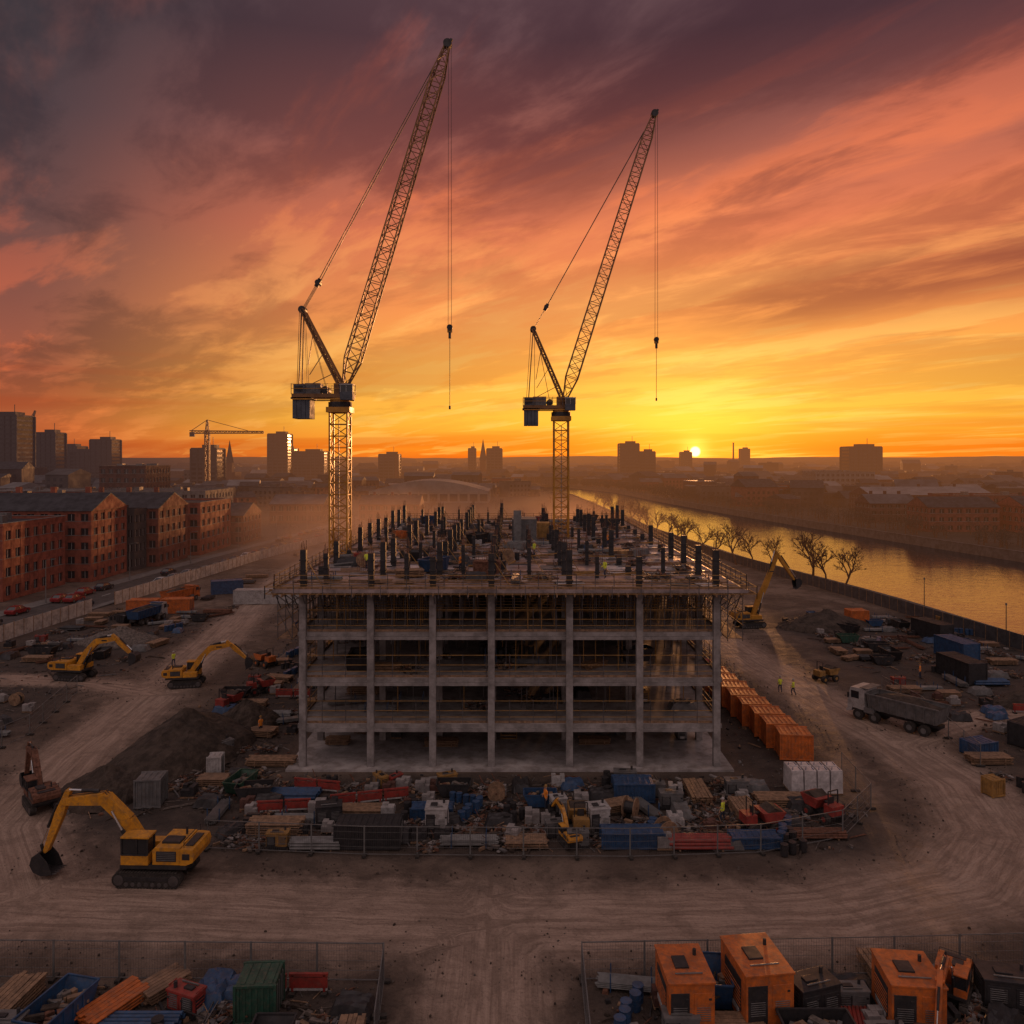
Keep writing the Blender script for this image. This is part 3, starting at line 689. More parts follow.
def car(mat):
    b = MB()
    b.extr([(-2.15,0.35),(-2.2,0.85),(-1.9,0.98),(0.95,0.95),(1.95,0.80),(2.15,0.6),(2.12,0.3)], -0.86, 0.86, mat)
    P = [(-1.75,-.80,0.96),(1.05,-.80,0.94),(1.05,.80,0.94),(-1.75,.80,0.96),(-1.25,-.62,1.42),(0.25,-.62,1.44),(0.25,.62,1.44),(-1.25,.62,1.42)]
    b.hexa(P, 'glass'); b.box((-0.5,0,1.45),(1.55,1.26,0.05),mat)
    for s_ in (-1,1):
        b.beam((1.05,s_*.80,0.94),(0.25,s_*.63,1.44),0.07,mat); b.beam((-1.75,s_*.80,0.96),(-1.25,s_*.63,1.43),0.09,mat); b.beam((-.35,s_*.81,0.95),(-.4,s_*.635,1.43),0.07,mat)
        b.box((2.1,s_*0.6,0.65),(0.12,0.4,0.14),'white'); b.box((-2.18,s_*0.65,0.78),(0.06,0.3,0.14),'red'); b.box((0.75,s_*0.93,0.98),(0.15,0.14,0.1),mat)
        for x in (-1.35,1.35): b.cyl((x,s_*0.66,0.32),(x,s_*0.885,0.32),0.32,'rubber',16); b.cyl((x,s_*0.88,0.32),(x,s_*0.895,0.32),0.18,'galv',12)
    return b.mesh('parked_car')
cars = [car(c_) for c_ in ('carsilver','carred','cardark','carwhite','cardark')]

# ------------------------------------------------------------------ street on the left
RC = [(40,-92),(90,-85),(150,-80.5),(215,-75.5),(300,-67),(420,-58)]
def rcx(y): return float(np.interp(y, [a_ for a_, c_ in RC], [c_ for a_, c_ in RC]))
def ribbon(off0, off1, z, mat, y0=40, y1=420, step=6, thick=0):
    b = MB(); ys_ = list(np.arange(y0, y1+0.1, step)); vs = []
    for y in ys_: vs += [(rcx(y)+off0,y,z),(rcx(y)+off1,y,z)]
    b.add(vs, [(2*i,2*i+1,2*i+3,2*i+2) for i in range(len(ys_)-1)], mat)
    if thick:
        for o_ in (off0, off1):
            vs = []
            for y in ys_: vs += [(rcx(y)+o_,y,z-thick),(rcx(y)+o_,y,z)]
            b.add(vs, [(2*i,2*i+1,2*i+3,2*i+2) for i in range(len(ys_)-1)], mat)
    return b
ribbon(-5, 5, 0.06, 'asphalt').obj('street_road')
ribbon(-8.5, -5, 0.17, 'pavement', thick=0.16).obj('pavement')
ribbon(5, 6.6, 0.17, 'pavement', thick=0.16).obj('pavement')
b = MB()
for y in np.arange(60,400,6): b.add([(rcx(y)-.08,y,0.066),(rcx(y)+.08,y,0.066),(rcx(y+3)+.08,y+3,0.066),(rcx(y+3)-.08,y+3,0.066)], [(0,1,2,3)], 'roadpaint')
b.obj('road_marking')
for i in range(30):
    y = 112+i*6.4+R.uniform(-.6,.6); sd_ = R.choice([-1,1,1]); off = -4.0 if sd_ < 0 else 4.0
    if R.random() < 0.9: place(R.choice(cars), 'parked_car', (rcx(y)+off,y,0.065), math.pi/2-0.08+(math.pi if sd_ > 0 else 0), 1.0)
for y in (128,150,185): place(R.choice(cars), 'car', (rcx(y)-1.6,y,0.065), math.pi/2-0.08, 1.0)
def hoarding(name, pts, mat, hgt=2.4):
    b = MB()
    for (ax,ay),(bx,by) in zip(pts[:-1], pts[1:]):
        l = math.hypot(bx-ax,by-ay); k = int(l/2.4)+1
        for i in range(k):
            f0, f1 = i/k+0.01/k, (i+1)/k-0.03/k
            p = (ax+(bx-ax)*f0, ay+(by-ay)*f0, hgt/2); q = (ax+(bx-ax)*f1, ay+(by-ay)*f1, hgt/2)
            b.beam(p, q, 0.06, mat, ht=hgt-R.uniform(0,0.05))
            b.beam((p[0],p[1],0),(p[0],p[1],hgt+0.08),0.1,'timber')
    return b.obj(name)
hoarding('site_hoarding', [(-77,96),(-75,118),(-73.5,140)], 'hoarding_white')
hoarding('site_hoarding', [(-73,147),(-70.3,175),(-67.0,212),(-59,262)], 'hoarding_white')
hoarding('river_hoarding', [(78,70),(72.5,105),(66.5,150),(56.5,210),(49,300),(46,380)], 'hoarding_dark', 2.2)

def fence(name, pts, hgt=2.0):
    b = MB()
    for (ax,ay),(bx,by) in zip(pts[:-1], pts[1:]):
        l = math.hypot(bx-ax,by-ay); k = max(1, round(l/3.4)); dx, dy = (bx-ax)/k, (by-ay)/k
        for i in range(k):
            x0, y0 = ax+dx*i, ay+dy*i; x1, y1 = x0+dx*0.985, y0+dy*0.985
            for z in (0.12,hgt): b.beam((x0,y0,z),(x1,y1,z),0.045,'galv')
            for z in (0.6,1.1,1.6): b.beam((x0,y0,z),(x1,y1,z),0.014,'galv')
            for xx, yy_ in ((x0,y0),(x1,y1)): b.beam((xx,yy_,0),(xx,yy_,hgt+0.05),0.05,'galv')
            for j in range(1,24): f = j/24; b.beam((x0+(x1-x0)*f,y0+(y1-y0)*f,0.12),(x0+(x1-x0)*f,y0+(y1-y0)*f,hgt),0.008,'steel')
            b.box((x0,y0,0.07),(0.7,0.25,0.14),'rubber',math.atan2(dy,dx)+math.pi/2)
    return b.obj(name)
fence('mesh_fence', [(-34,41.6),(-6.6,41.2),(-6.2,36)])
fence('mesh_fence', [(3.4,33),(3.6,41.3),(20,41.8),(34,42.4)])
fence('mesh_fence', [(-21.0,55.2),(-10,54.3),(8,54.0),(17,54.6),(23.5,56.8),(27.6,61.5),(28.0,68)])
fence('mesh_fence', [(-49,64),(-47,78),(-50,92)])
fence('mesh_fence', [(41,70),(43,84),(42.5,92)])

# ------------------------------------------------------------------ site materials
def pipes(mat, r=0.12, l=4.5, rows_=3, wd=7):
    b = MB()
    for x in (-l*0.35,l*0.35): b.box((x,0,0.06),(0.12,wd*r*2.1,0.11),'timber')
    for k in range(rows_):
        for i in range(wd-k):
            y = (i-(wd-k-1)/2)*r*2.06; o_ = R.uniform(-.15,.15); z = 0.12+r+k*r*1.75
            b.cyl((-l/2+o_,y,z),(l/2+o_,y,z),r*0.97,mat,8)
    return b
def planks(mat='timber', l=3.6):
    b = MB()
    for k in range(R.randint(3,6)):
        for i in range(6): b.box((R.uniform(-.1,.1),-0.65+i*0.26,0.14+k*0.16),(l*R.uniform(.9,1.02),0.23,0.07),mat,R.uniform(-.02,.02))
        for x in (-l*0.3,l*0.3): b.box((x,0,0.06+k*0.16),(0.08,1.5,0.085),'timber')
    return b
def pallet(mat):
    b = MB()
    for y in (-.5,0,.5): b.box((0,y,0.07),(1.2,0.1,0.1),'timber')
    for i in range(6): b.box((-.5+i*0.2,0,0.135),(0.12,1.1,0.03),'timber')
    for k in range(3):
        for i in range(3):
            for j in range(2):
                if k == 2 and R.random() < .4: continue
                b.box((-.38+i*0.38,-.26+j*0.52,0.29+k*0.265),(0.365,0.505,0.25),mat,R.uniform(-.02,.02))
    return b
def barriers(mat='red', k=4):
    b = MB()
    for i in range(k):
        x = -k+i*2.05; e = R.uniform(-.12,.12)
        b.box((x,e,.55),(1.9,.10,.5),mat); b.box((x,e,.95),(1.95,.14,.14),mat); b.box((x,e,.22),(1.9,.12,.10),'white')
        for s_ in (-.8,.8): b.box((x+s_,e,.06),(.3,.55,.11),'rubber'); b.box((x+s_,e,.5),(.12,.14,.9),mat)
    return b
def bulkbags():
    b = MB()
    for i in range(4):
        for j in range(2):
            x = i*1.05; y = j*1.05
            b.box((x,y,0.5),(0.98,0.98,0.98),'white_sheet',R.uniform(-.03,.03),0.97); b.box((x,y,1.46),(0.96,0.96,0.92),'white_sheet',R.uniform(-.04,.04),0.95)
            b.box((x,y,.06),(1.02,1.02,.1),'timber')
            for a_ in (-.35,.35): b.beam((x+a_,y-.3,1.9),(x+a_*0.6,y,2.05),0.05,'blue')
    return b
def skip(mat, l=3.4, wd=1.8, hh_=1.3):
    b = MB(); e = 0.55
    P = [(-l/2+e,-wd/2,.1),(l/2-e,-wd/2,.1),(l/2-e,wd/2,.1),(-l/2+e,wd/2,.1),(-l/2,-wd/2,hh_),(l/2,-wd/2,hh_),(l/2,wd/2,hh_),(-l/2,wd/2,hh_)]
    b.add(P, [(0,3,2,1),(0,1,5,4),(1,2,6,5),(2,3,7,6),(3,0,4,7)], mat)
    for s_ in (-1,1):
        b.beam((-l/2,s_*wd/2,hh_),(l/2,s_*wd/2,hh_),0.09,mat)
        for x in (-.6,0,.6): b.beam((x,s_*(wd/2+.02),.1),(x,s_*(wd/2+.02),hh_),0.08,mat)
        b.beam((s_*l/2,-wd/2,hh_),(s_*l/2,wd/2,hh_),0.09,mat)
    for i in range(26): b.box((R.uniform(-l*.36,l*.36),R.uniform(-wd*.38,wd*.38),R.uniform(.6,1.0)),(R.uniform(.2,1),R.uniform(.1,.4),R.uniform(.05,.3)),R.choice(['timber','rubble','grey','rust','plywood','soil']),R.uniform(0,3))
    return b
def container(mat, l=6.0, wd=2.4, hh_=2.5):
    b = MB(); b.box((0,0,hh_/2),(l-.12,wd-.12,hh_-.1),mat)
    k = int(l/0.3)
    for s_ in (-1,1):
        for i in range(k): b.box((-l/2+.22+i*(l-.3)/k,s_*(wd/2-.05),hh_/2),(0.13,0.06,hh_-.35),mat)
        for e in (-1,1): b.beam((e*(l/2-.05),s_*(wd/2-.05),0),(e*(l/2-.05),s_*(wd/2-.05),hh_),0.13,mat)
        for z in (0.08,hh_-.06): b.beam((-l/2+.1,s_*(wd/2-.03),z),(l/2-.1,s_*(wd/2-.03),z),0.13,mat)
    for y in (-.7,-.25,.25,.7): b.beam((l/2-.02,y*wd/2.4,.2),(l/2-.02,y*wd/2.4,hh_-.2),0.05,'galv')
    for i in range(int(l/0.45)): b.box((-l/2+.4+i*0.43,0,hh_-.03),(0.2,wd-.3,0.04),mat)
    return b
def generator(mat, l=3.0, wd=2.2, hh_=2.5):
    b = MB(); b.box((0,0,.12),(l,wd,.2),'darksteel'); b.box((0,0,hh_/2+.1),(l-.06,wd-.06,hh_-.3),mat); b.box((0,0,hh_+.0),(l+.04,wd+.04,0.1),mat)
    for s_ in (-1,1):
        for x in (-l*.25,l*.25):
            b.box((x,s_*(wd/2-.02),hh_*.5),(l*.4,0.03,hh_*.66),'darksteel' if x < 0 else mat)
            for z in range(7): b.box((x,s_*(wd/2+.005),hh_*.34+z*.1),(l*.3,.03,.04),'grey')
            b.box((x+.3,s_*(wd/2+.01),hh_*.72),(.14,.03,.1),'darksteel')
        b.box((s_*(l/2-.02),0,hh_*.55),(.04,wd*.62,hh_*.55),'darksteel'); b.box((s_*(l/2+.01),0,hh_*.25),(.04,wd*.5,.25),'white')
        for z in range(6): b.box((s_*(l/2+.005),0,hh_*.35+z*.17),(.04,wd*.6,.05),mat)
    b.cyl((l*.3,wd*.2,hh_),(l*.3,wd*.2,hh_+.35),.09,'darksteel',8); b.box((-.2,0,hh_+.09),(l*.3,wd*.3,.1),'darksteel'); b.beam((-l*.3,-wd*.3,hh_+.12),(l*.3,-wd*.3,hh_+.12),.06,'galv')
    return b
def drum():
    b = MB(); 
    for y in (-.45,.4): b.cyl((0,y,.75),(0,y+.06,.75),.75,'timber',20)
    b.cyl((0,-.42,.75),(0,.42,.75),.42,'darksteel',16); b.cyl((0,-.47,.75),(0,.5,.75),.1,'rust',8)
    return b
def barrels(mat):
    b = MB()
    for i in range(R.randint(3,6)):
        x, y = R.uniform(-.8,.8), (i-2.5)*0.62
        b.cyl((x,y,0),(x,y,.88),.29,mat,14)
        for z in (.3,.6,.87): b.cyl((x,y,z-.02),(x,y,z+.02),.31,mat,14)
    return b
def rebar():
    b = MB()
    for i in range(40): 
        y = R.gauss(0,.3); o_ = R.uniform(-.4,.4); b.beam((-3+o_,y,.08+R.uniform(0,.25)),(3+o_,y+R.uniform(-.1,.1),.08+R.uniform(0,.25)),.035,'rust')
    return b
def junk():
    b = MB()
    for i in range(60):
        r_ = abs(R.gauss(0,.8)); a_ = R.uniform(0,6.3); b.box((r_*math.cos(a_),r_*math.sin(a_),max(.05,.5-r_*.25)*R.random()),(R.uniform(.08,.7),R.uniform(.06,.3),R.uniform(.05,.22)),R.choice(['rubble','timber','grey','rust','darksteel','soil','soil','concrete']),R.uniform(0,3))
    for i in range(10): b.beam((R.uniform(-1,1),R.uniform(-1,1),.1),(R.uniform(-1.8,1.8),R.uniform(-1.8,1.8),R.uniform(.1,.8)),.05,R.choice(['timber','rust','steel']))
    return b
def tarp(mat):
    b = MB(); k = 9; vs = []; fs = []
    for i in range(k):
        for j in range(k):
            x, y = -1.3+2.6*i/(k-1), -.9+1.8*j/(k-1); e = min(i,j,k-1-i,k-1-j)
            vs.append((x+R.uniform(-.05,.05),y+R.uniform(-.05,.05),0.02 if e == 0 else .7+R.uniform(-.1,.1)))
    for i in range(k-1):
        for j in range(k-1): a_ = i*k+j; fs.append((a_,a_+k,a_+k+1,a_+1))
    b.add(vs, fs, mat); return b
def scafrack():
    b = MB()
    for x in (-1.2,1.2):
        for y in (-.5,.5): b.beam((x,y,0),(x,y,1.1),.07,'blue')
        b.beam((x,-.5,.15),(x,.5,.15),.07,'blue')
    for i in range(32): b.cyl((-2+R.uniform(-.15,.15),-.42+(i%8)*.12,.22+(i//8)*.1),(2+R.uniform(-.15,.15),-.42+(i%8)*.12,.22+(i//8)*.1),.045,'galv',6)
    return b
ITEMS = []
def reg(nm, b, wgt, size): ITEMS.append((nm, b.mesh(nm), wgt, size))
reg('pipe_stack', pipes('galv'), 2, 3); reg('pipe_stack', pipes('rust',.1,5), 3, 3); reg('pipe_stack', pipes('red',.09,4,2,8), 1.2, 3); reg('pipe_stack', pipes('blue',.14,4.5,2), 1.2, 3); reg('pipe_stack', pipes('darksteel',.16,4,2), 3, 3)
reg('timber_stack', planks(), 5, 2.4); reg('timber_stack', planks('plywood',2.6), 4, 2); reg('timber_stack', planks('timber',4.8), 4, 3)
reg('block_pallet', pallet('concrete'), 2, 1); reg('block_pallet', pallet('brick3'), 2, 1); reg('block_pallet', pallet('white'), .5, 1); reg('block_pallet', pallet('darksteel'), 3, 1)
reg('skip', skip('blue'), 1, 2.3); reg('skip', skip('green'), .4, 2.3); reg('skip', skip('darksteel'), 3, 2.3); reg('skip', skip('orange'), .4, 2.3)
reg('cable_drum', drum(), .8, 1); reg('oil_drums', barrels('blue'), 1, 1.5); reg('oil_drums', barrels('darksteel'), 1.5, 1.5)
reg('rebar_bundle', rebar(), 6, 3.4); reg('scrap_pile', junk(), 6, 1.5); reg('scrap_pile', junk(), 6, 1.5); reg('scrap_pile', junk(), 6, 1.5)
reg('tarpaulin_stack', tarp('blue'), 1.3, 1.5); reg('tarpaulin_stack', tarp('darksteel'), 4, 1.5); reg('tarpaulin_stack', tarp('grey'), 2, 1.5)
reg('plastic_barriers', barriers('red',2), 1.2, 2.4)
reg('scaffold_tube_rack', scafrack(), 5, 2.2); reg('portable_generator', generator('grey',1.9,1.0,1.3), 2, 1.2); reg('portable_generator', generator('scaf_yellow',1.9,1.0,1.3), .6, 1.2); reg('portable_generator', generator('red',1.7,.9,1.1), .6, 1.1)
WTS = [i[2] for i in ITEMS]
occ = []
def scatter(x0, x1, y0, y1, cnt, z=0.0, maxs=9, avoid=None, gap=0.62):
    c_ = 0; tries = 0
    while c_ < cnt and tries < cnt*12:
        tries += 1
        nm, me, wg, sz = R.choices(ITEMS, WTS)[0]
        if sz > maxs: continue
        x, y = R.uniform(x0,x1), R.uniform(y0,y1)
        if avoid and avoid(x,y): continue
        if any(abs(z-oz) < 1 and math.hypot(x-ox,y-oy) < (sz+os_)*gap*0.72 for ox,oy,oz,os_ in occ): continue
        occ.append((x,y,z,sz)); c_ += 1
        rz = R.choice([0,0,0,math.pi/2,R.uniform(-.4,.4),R.uniform(0,3)])
        place(me, nm, (x,y,z), rz, R.uniform(.75,1.05))
def hero(nm, b, x, y, rz=0, size=2, z=0, bevel=0.015):
    occ.append((x,y,z,size)); return place(b.mesh(nm) if isinstance(b, MB) else b, nm, (x,y,z), rz, 1.0, bevel)
occ += [(-22.6,52.2,0,4),(23.4,60,0,1.5),(4.9,58,0,1.5)]
ou = container('orange', 2.9, 2.5, 2.3).mesh('orange_storage_unit')
for i in range(8): hero('orange_storage_unit', ou, 25.6-0.28*i+R.uniform(-.15,.15), 72.6+i*3.0, R.uniform(-.09,.09)-0.08, 1.6)
hero('orange_generator_unit', generator('orange',2.2,3.0,2.6), 8.3, 38.6, 0.04, 1.8); hero('orange_generator_unit', generator('orange',2.4,3.2,2.8), 11.9, 39.0, 0.12, 1.9)
hero('orange_generator_unit', generator('orange',2.5,2.8,2.5), 19.0, 38.4, -0.1, 1.8)
hero('skip', skip('blue',2.6,1.5,1.6), 10.0, 39.8, 1.5, 1.2); hero('skip', skip('blue'), -21.6, 38.0, 1.35, 2); hero('timber_stack', planks('orange',3.2), -19.4, 39.0, 1.1, 1.5)
hero('storage_container', container('green',2.0,1.9,1.9), -12.3, 39.0, 0.05, 1.6); hero('timber_stack', planks('timber',4.5), -24.6, 38.6, 1.5, 2)
hero('portable_generator', generator('darksteel',2.2,1.4,1.7), 14.6, 38.8, 0.3, 1.4); hero('portable_generator', generator('darksteel',2.6,1.6,1.5), 24.5, 39.6, -0.2, 1.6); hero('pipe_stack', pipes('red',.09,3.4,2,8), 16.2, 37.6, 1.3, 1.4)
hero('storage_container', container('blue',3.2,1.9,1.5), 9.6, 63.5, 0.0, 2); hero('pipe_stack', pipes('red',.11,4.2,3,7), 13.0, 55.6, 0.0, 2.2); hero('storage_container', container('blue',3.4,1.3,0.8), 16.9, 55.8, 0, 2)
hero('timber_stack', planks('timber',3.2), 17.5, 60.5, 1.6, 2); hero('wrapped_block_pallets', bulkbags(), 22.9, 64.6, 0.0, 2.6)
hero('storage_container', container('darksteel',4.6,1.8,1.7), -10.0, 56.0, 0.0, 2.6); hero('portable_generator', generator('white',1.6,1.5,2.0), -5.4, 57.6, 0.0, 1.2)
hero('portable_generator', generator('white',1.5,1.4,1.9), 6.2, 57.8, 0.2, 1); place(exB, 'mini_excavator', (4.0,56.0,0), 1.9, 0.42)
hero('storage_container', container('blue',4.4,1.5,1.1), 8.4, 55.9, 0.0, 2.4); hero('storage_container', container('blue',3.2,1.3,.9), -6, 60.2, 0.0, 1.8)
hero('plastic_barriers', barriers('red',3), -10.2, 62.8, .25, 2.6); hero('plastic_barriers', barriers('red',2), -16.4, 61.0, .1, 2); hero('plastic_barriers', barriers('red',2), -14.8, 64.6, -.2, 2)
hero('timber_stack', planks('timber',4), -17, 57.5, 0, 2.2); hero('scaffold_tube_rack', scafrack(), -3, 55.8, 0, 2); hero('timber_stack', planks('timber',3), 1, 55.8, 0, 1.8)
hero('storage_container', container('grey',2.0,1.8,2.2), -28.2, 62.5, 0.1, 1.6); hero('storage_container', container('white',1.2,1.2,1.8), -25.2, 68, 0.1, 1.2)
hero('storage_container', container('white',12,2.4,2.6), -45.5, 149, 0.05, 6); hero('storage_container', container('blue',6,2.4,2.6), -57, 160, 0.4, 3)
hero('storage_container', container('orange',5,2.4,2.5), -64, 139, 0.05, 3); hero('storage_container', container('orange',5,2.4,2.5), -58.6, 140, 0.05, 3)
hero('storage_container', container('orange',3,2.4,2.4), 56, 130, 0.05, 2); hero('storage_container', container('blue',6,2.4,2.6), 60, 108, 1.7, 3); hero('storage_container', container('darksteel',6,2.4,2.6), 55, 98, 1.7, 3)
hero('storage_container', container('blue',2.6,1.8,1.3), 42.6, 73.0, .3, 2); hero('storage_container', container('scaf_yellow',1.3,1.1,1.4), 38.6, 64.2, .3, 1)
hero('storage_container', container('darksteel',6,2.4,2.2), 50, 76, .5, 3); hero('storage_container', container('darksteel',6,2.4,2.6), 63, 120, 1.8, 3)
hero('portable_generator', generator('darksteel',1.9,1.2,1.5), -13.5, 59, 0.2, 1.2); hero('portable_generator', generator('white',1.2,1.0,1.4), 3.5, 60.5, .2, 1)
scatter(-20.5,25,55.4,66,125, avoid=lambda x,y: x > 22 and y < 60)
scatter(-30,-7.3,33,40.6,44); scatter(4.6,30,33,40.8,60)
scatter(-32,-20.6,69,125,64); scatter(-29,-21,60,68,10)
scatter(-72,-50,72,145,80, avoid=lambda x,y: 90 < y < 106); scatter(-34,-24,125,150,20)
scatter(45,70,74,135,130); scatter(20.8,27.0,97,150,34); scatter(40,44,56,72,6)
scatter(-60,45,150,235,120, avoid=lambda x,y: abs(x+50) < 6)
scatter(-18.5,18,71,142,90, z=15.85, maxs=2.3, avoid=lambda x,y: min(abs(x-c_) for c_ in CX) < 1 and min(abs(y-c_) for c_ in RY) < 1, gap=0.5)
for z in (0.2,3.82,7.82): scatter(-17,17,71.5,84,14, z=z, maxs=2.5)
hero('storage_container', container('rust',2.6,1.4,1.3), -2.4, 77, 0.0, 1, z=15.85)
b = MB()
zones = [(-21,25,55,68,1000),(-30,-7,34,41,700),(4.5,30,34,41,800),(-34,-20.6,60,125,900),(-72,-48,60,140,900),(45,70,60,135,1100),(20,27,68,140,400),(-60,50,150,220,500),(-18,18,70,80,200)]
for x0,x1,y0,y1,k in zones:
    for i in range(k):
        s_ = abs(R.gauss(0,.09))+.045; x, y = R.uniform(x0,x1), R.uniform(y0,y1)
        long_ = R.random() < .25
        b.box((x,y,s_*.3),(s_*(9 if long_ else R.uniform(.8,2)),s_*R.uniform(.6,1.3)*(.5 if long_ else 1),s_*(.4 if long_ else .7)),R.choice(['rubble','rubble','soil','soil','timber','rust','grey','darksteel','soil']),R.uniform(0,3),.8)
b.obj('construction_debris')
b = MB()
for pl, hw in TR:
    for (ax,ay),(bx,by) in zip(pl[:-1], pl[1:]):
        l = math.hypot(bx-ax,by-ay); nx2, ny2 = -(by-ay)/l, (bx-ax)/l
        for i in range(int(l*9)):
            f = R.random(); o_ = R.choice([-1,1])*(hw*1.25+R.gauss(0,.9)); s_ = abs(R.gauss(0,.04))+.02
            x, y = ax+(bx-ax)*f+nx2*o_, ay+(by-ay)*f+ny2*o_
            if y < 140: b.box((x,y,s_*.2-.02),(s_*R.uniform(1,2),s_*R.uniform(.8,1.5),s_*.9),R.choice(['rubble','soil','soil']),R.uniform(0,3),.7)
b.obj('road_edge_stones')

def mound(x, y, lx, ly, hgt, rz=0, mat='soil', seed=0):
    b = MB(); k = 44; vs = []; fs = []
    for i in range(k+1):
        for j in range(k+1):
            a_, c_ = -1+2*i/k, -1+2*j/k; r_ = math.sqrt(a_*a_+c_*c_)
            nz = mnoise.fractal(Vector((a_*2.2+seed,c_*2.2,seed)), 1.0, 2.0, 5)
            z = hgt*max(0, 1-r_*(1+0.25*nz))**0.85*(1+.25*nz)+(-0.15 if r_ > .95 else 0)+.14*mnoise.noise(Vector((a_*12,c_*12,seed)))*(1 if r_ < .9 else 0)
            vs.append((a_*lx, c_*ly, z-0.05))
    for i in range(k):
        for j in range(k): q = i*(k+1)+j; fs.append((q,q+k+1,q+k+2,q+1))
    b.add(vs, fs, mat); b.obj('dirt_pile', (x,y,0), rz)
mound(-30.0,73,5.4,9.5,4.2,-.2,seed=1); mound(-33,65,3.6,4.4,2.0,.3,seed=2); mound(50,128,8,5,2.8,.2,seed=3); mound(-27,81,3.5,4.5,2.6,seed=4)
mound(48,62,4,3,1.4,seed=5); mound(-58,118,6,4,2.2,seed=6,mat='rubble'); mound(10,165,10,5,2.5,seed=7); mound(-30,178,12,5,3,seed=8); mound(58,88,5,3.5,1.8,seed=9)

# ------------------------------------------------------------------ buildings
def building(name, x0, x1, y0, y1, hgt, nf, mat='brick', roof='flat', trim='stone', bay=3.2, rz=0, rmat='slate'):
    b = MB(); cx, cy = (x0+x1)/2, (y0+y1)/2; wx, wy = x1-x0, y1-y0
    b.box((0,0,hgt/2-.1),(wx-.5,wy-.5,hgt-.2),'glass'); st = hgt/nf
    def side(L_, tr):
        k = max(1, round(L_/bay)); bw = L_/k
        for f in range(nf+1):
            z0 = 0 if f == 0 else f*st-st*.22; z1 = hgt if f == nf else f*st+st*.26
            tr((0, (z0+z1)/2), (L_-.02, z1-z0), .26, mat)
            if 0 < f < nf: tr((0, f*st+st*.26+.04), (L_-.05, .12), .32, trim)
        for i in range(k+1):
            pw = bw*.44; xx = -L_/2+i*bw; e = pw/2
            if i == 0: tr((xx+e/2, hgt/2), (e, hgt-.03), .30, mat)
            elif i == k: tr((xx-e/2, hgt/2), (e, hgt-.03), .30, mat)
            else: tr((xx, hgt/2), (pw, hgt-.03), .30, mat)
        for i in range(k):
            for f in range(nf): tr((-L_/2+(i+.5)*bw, f*st+st*.52), (.07, st*.5), .12, 'white')
    for s_ in (-1,1):
        side(wx, lambda c_, d_, t_, m_, s_=s_: b.box((c_[0], s_*(wy/2-.28+t_/2), c_[1]), (d_[0], t_, d_[1]), m_))
        side(wy-.6, lambda c_, d_, t_, m_, s_=s_: b.box((s_*(wx/2-.28+t_/2), c_[0], c_[1]), (t_, d_[0], d_[1]), m_))
    if roof == 'flat':
        for s_ in (-1,1):
            b.box((0,s_*(wy/2-.1),hgt+.3),(wx+.2,.35,.65),mat); b.box((s_*(wx/2-.1),0,hgt+.3),(.35,wy-.6,.63),mat)
            b.box((0,s_*(wy/2-.1),hgt+.68),(wx+.3,.5,.1),trim); b.box((s_*(wx/2-.1),0,hgt+.68),(.5,wy-.75,.09),trim)
        b.box((0,0,hgt+.02),(wx-.5,wy-.5,.1),rmat)
        for i in range(5): b.box((R.uniform(-wx*.35,wx*.35),R.uniform(-wy*.35,wy*.35),hgt+.8),(R.uniform(1.2,3),R.uniform(1.2,3),R.uniform(.9,1.8)),R.choice(['galv','grey','darksteel']))
    else:
        rh = min(min(wx,wy)*.28, 3.6)
        if wx >= wy:
            b.add([(-wx/2-.3,-wy/2-.4,hgt-.05),(wx/2+.3,-wy/2-.4,hgt-.05),(wx/2+.3,wy/2+.4,hgt-.05),(-wx/2-.3,wy/2+.4,hgt-.05),(-wx/2-.3,0,hgt+rh),(wx/2+.3,0,hgt+rh)], [(0,1,5,4),(2,3,4,5),(0,4,3),(1,2,5),(0,3,2,1)], rmat)
            for s_ in (-1,1): b.add([(s_*(wx/2+.32),-wy/2,hgt),(s_*(wx/2+.32),wy/2,hgt),(s_*(wx/2+.32),0,hgt+rh-.25)], [(0,1,2)], mat)
        else:
            b.add([(-wx/2-.4,-wy/2-.3,hgt-.05),(wx/2+.4,-wy/2-.3,hgt-.05),(wx/2+.4,wy/2+.3,hgt-.05),(-wx/2-.4,wy/2+.3,hgt-.05),(0,-wy/2-.3,hgt+rh),(0,wy/2+.3,hgt+rh)], [(0,4,5,3),(1,2,5,4),(0,1,4),(3,5,2),(0,3,2,1)], rmat)
            for s_ in (-1,1): b.add([(-wx/2,s_*(wy/2+.32),hgt),(wx/2,s_*(wy/2+.32),hgt),(0,s_*(wy/2+.32),hgt+rh-.25)], [(0,1,2)], mat)
        for i in range(3): 
            o_ = (-.3+.3*i); b.box((wx*o_ if wx>=wy else .9, .9 if wx>=wy else wy*o_, hgt+rh+.2),(1.1,.8,2.2),mat)
    return b.obj(name, (cx,cy,0), rz)
building('brick_mill_building', -122,-95.5,150,171,14.0,4,'brick','flat',bay=3)
building('brick_mill_building', -118,-91.5,174,190,15.5,5,'brick','gable',bay=3)
building('glass_office_building', -112,-90.5,191.5,198,14.0,4,'tower','flat',trim='darksteel',bay=2)
building('brick_mill_building', -112,-88,199,217,14.5,4,'brick2','gable')
building('brick_warehouse', -120,-86.5,222,246,14.0,4,'brick','flat',bay=3.6)
building('brick_terrace', -112,-84.0,250,268,9,3,'brick2','gable')
building('brick_terrace', -150,-128,200,225,13,4,'brick3','gable')
building('brick_warehouse', -190,-140,240,270,15,5,'brick2','flat')
building('office_building', -165,-115,300,330,14,4,'stone','flat',rmat='roofgrey')
building('brick_warehouse', -178,-158,345,370,23,6,'brick3','flat')
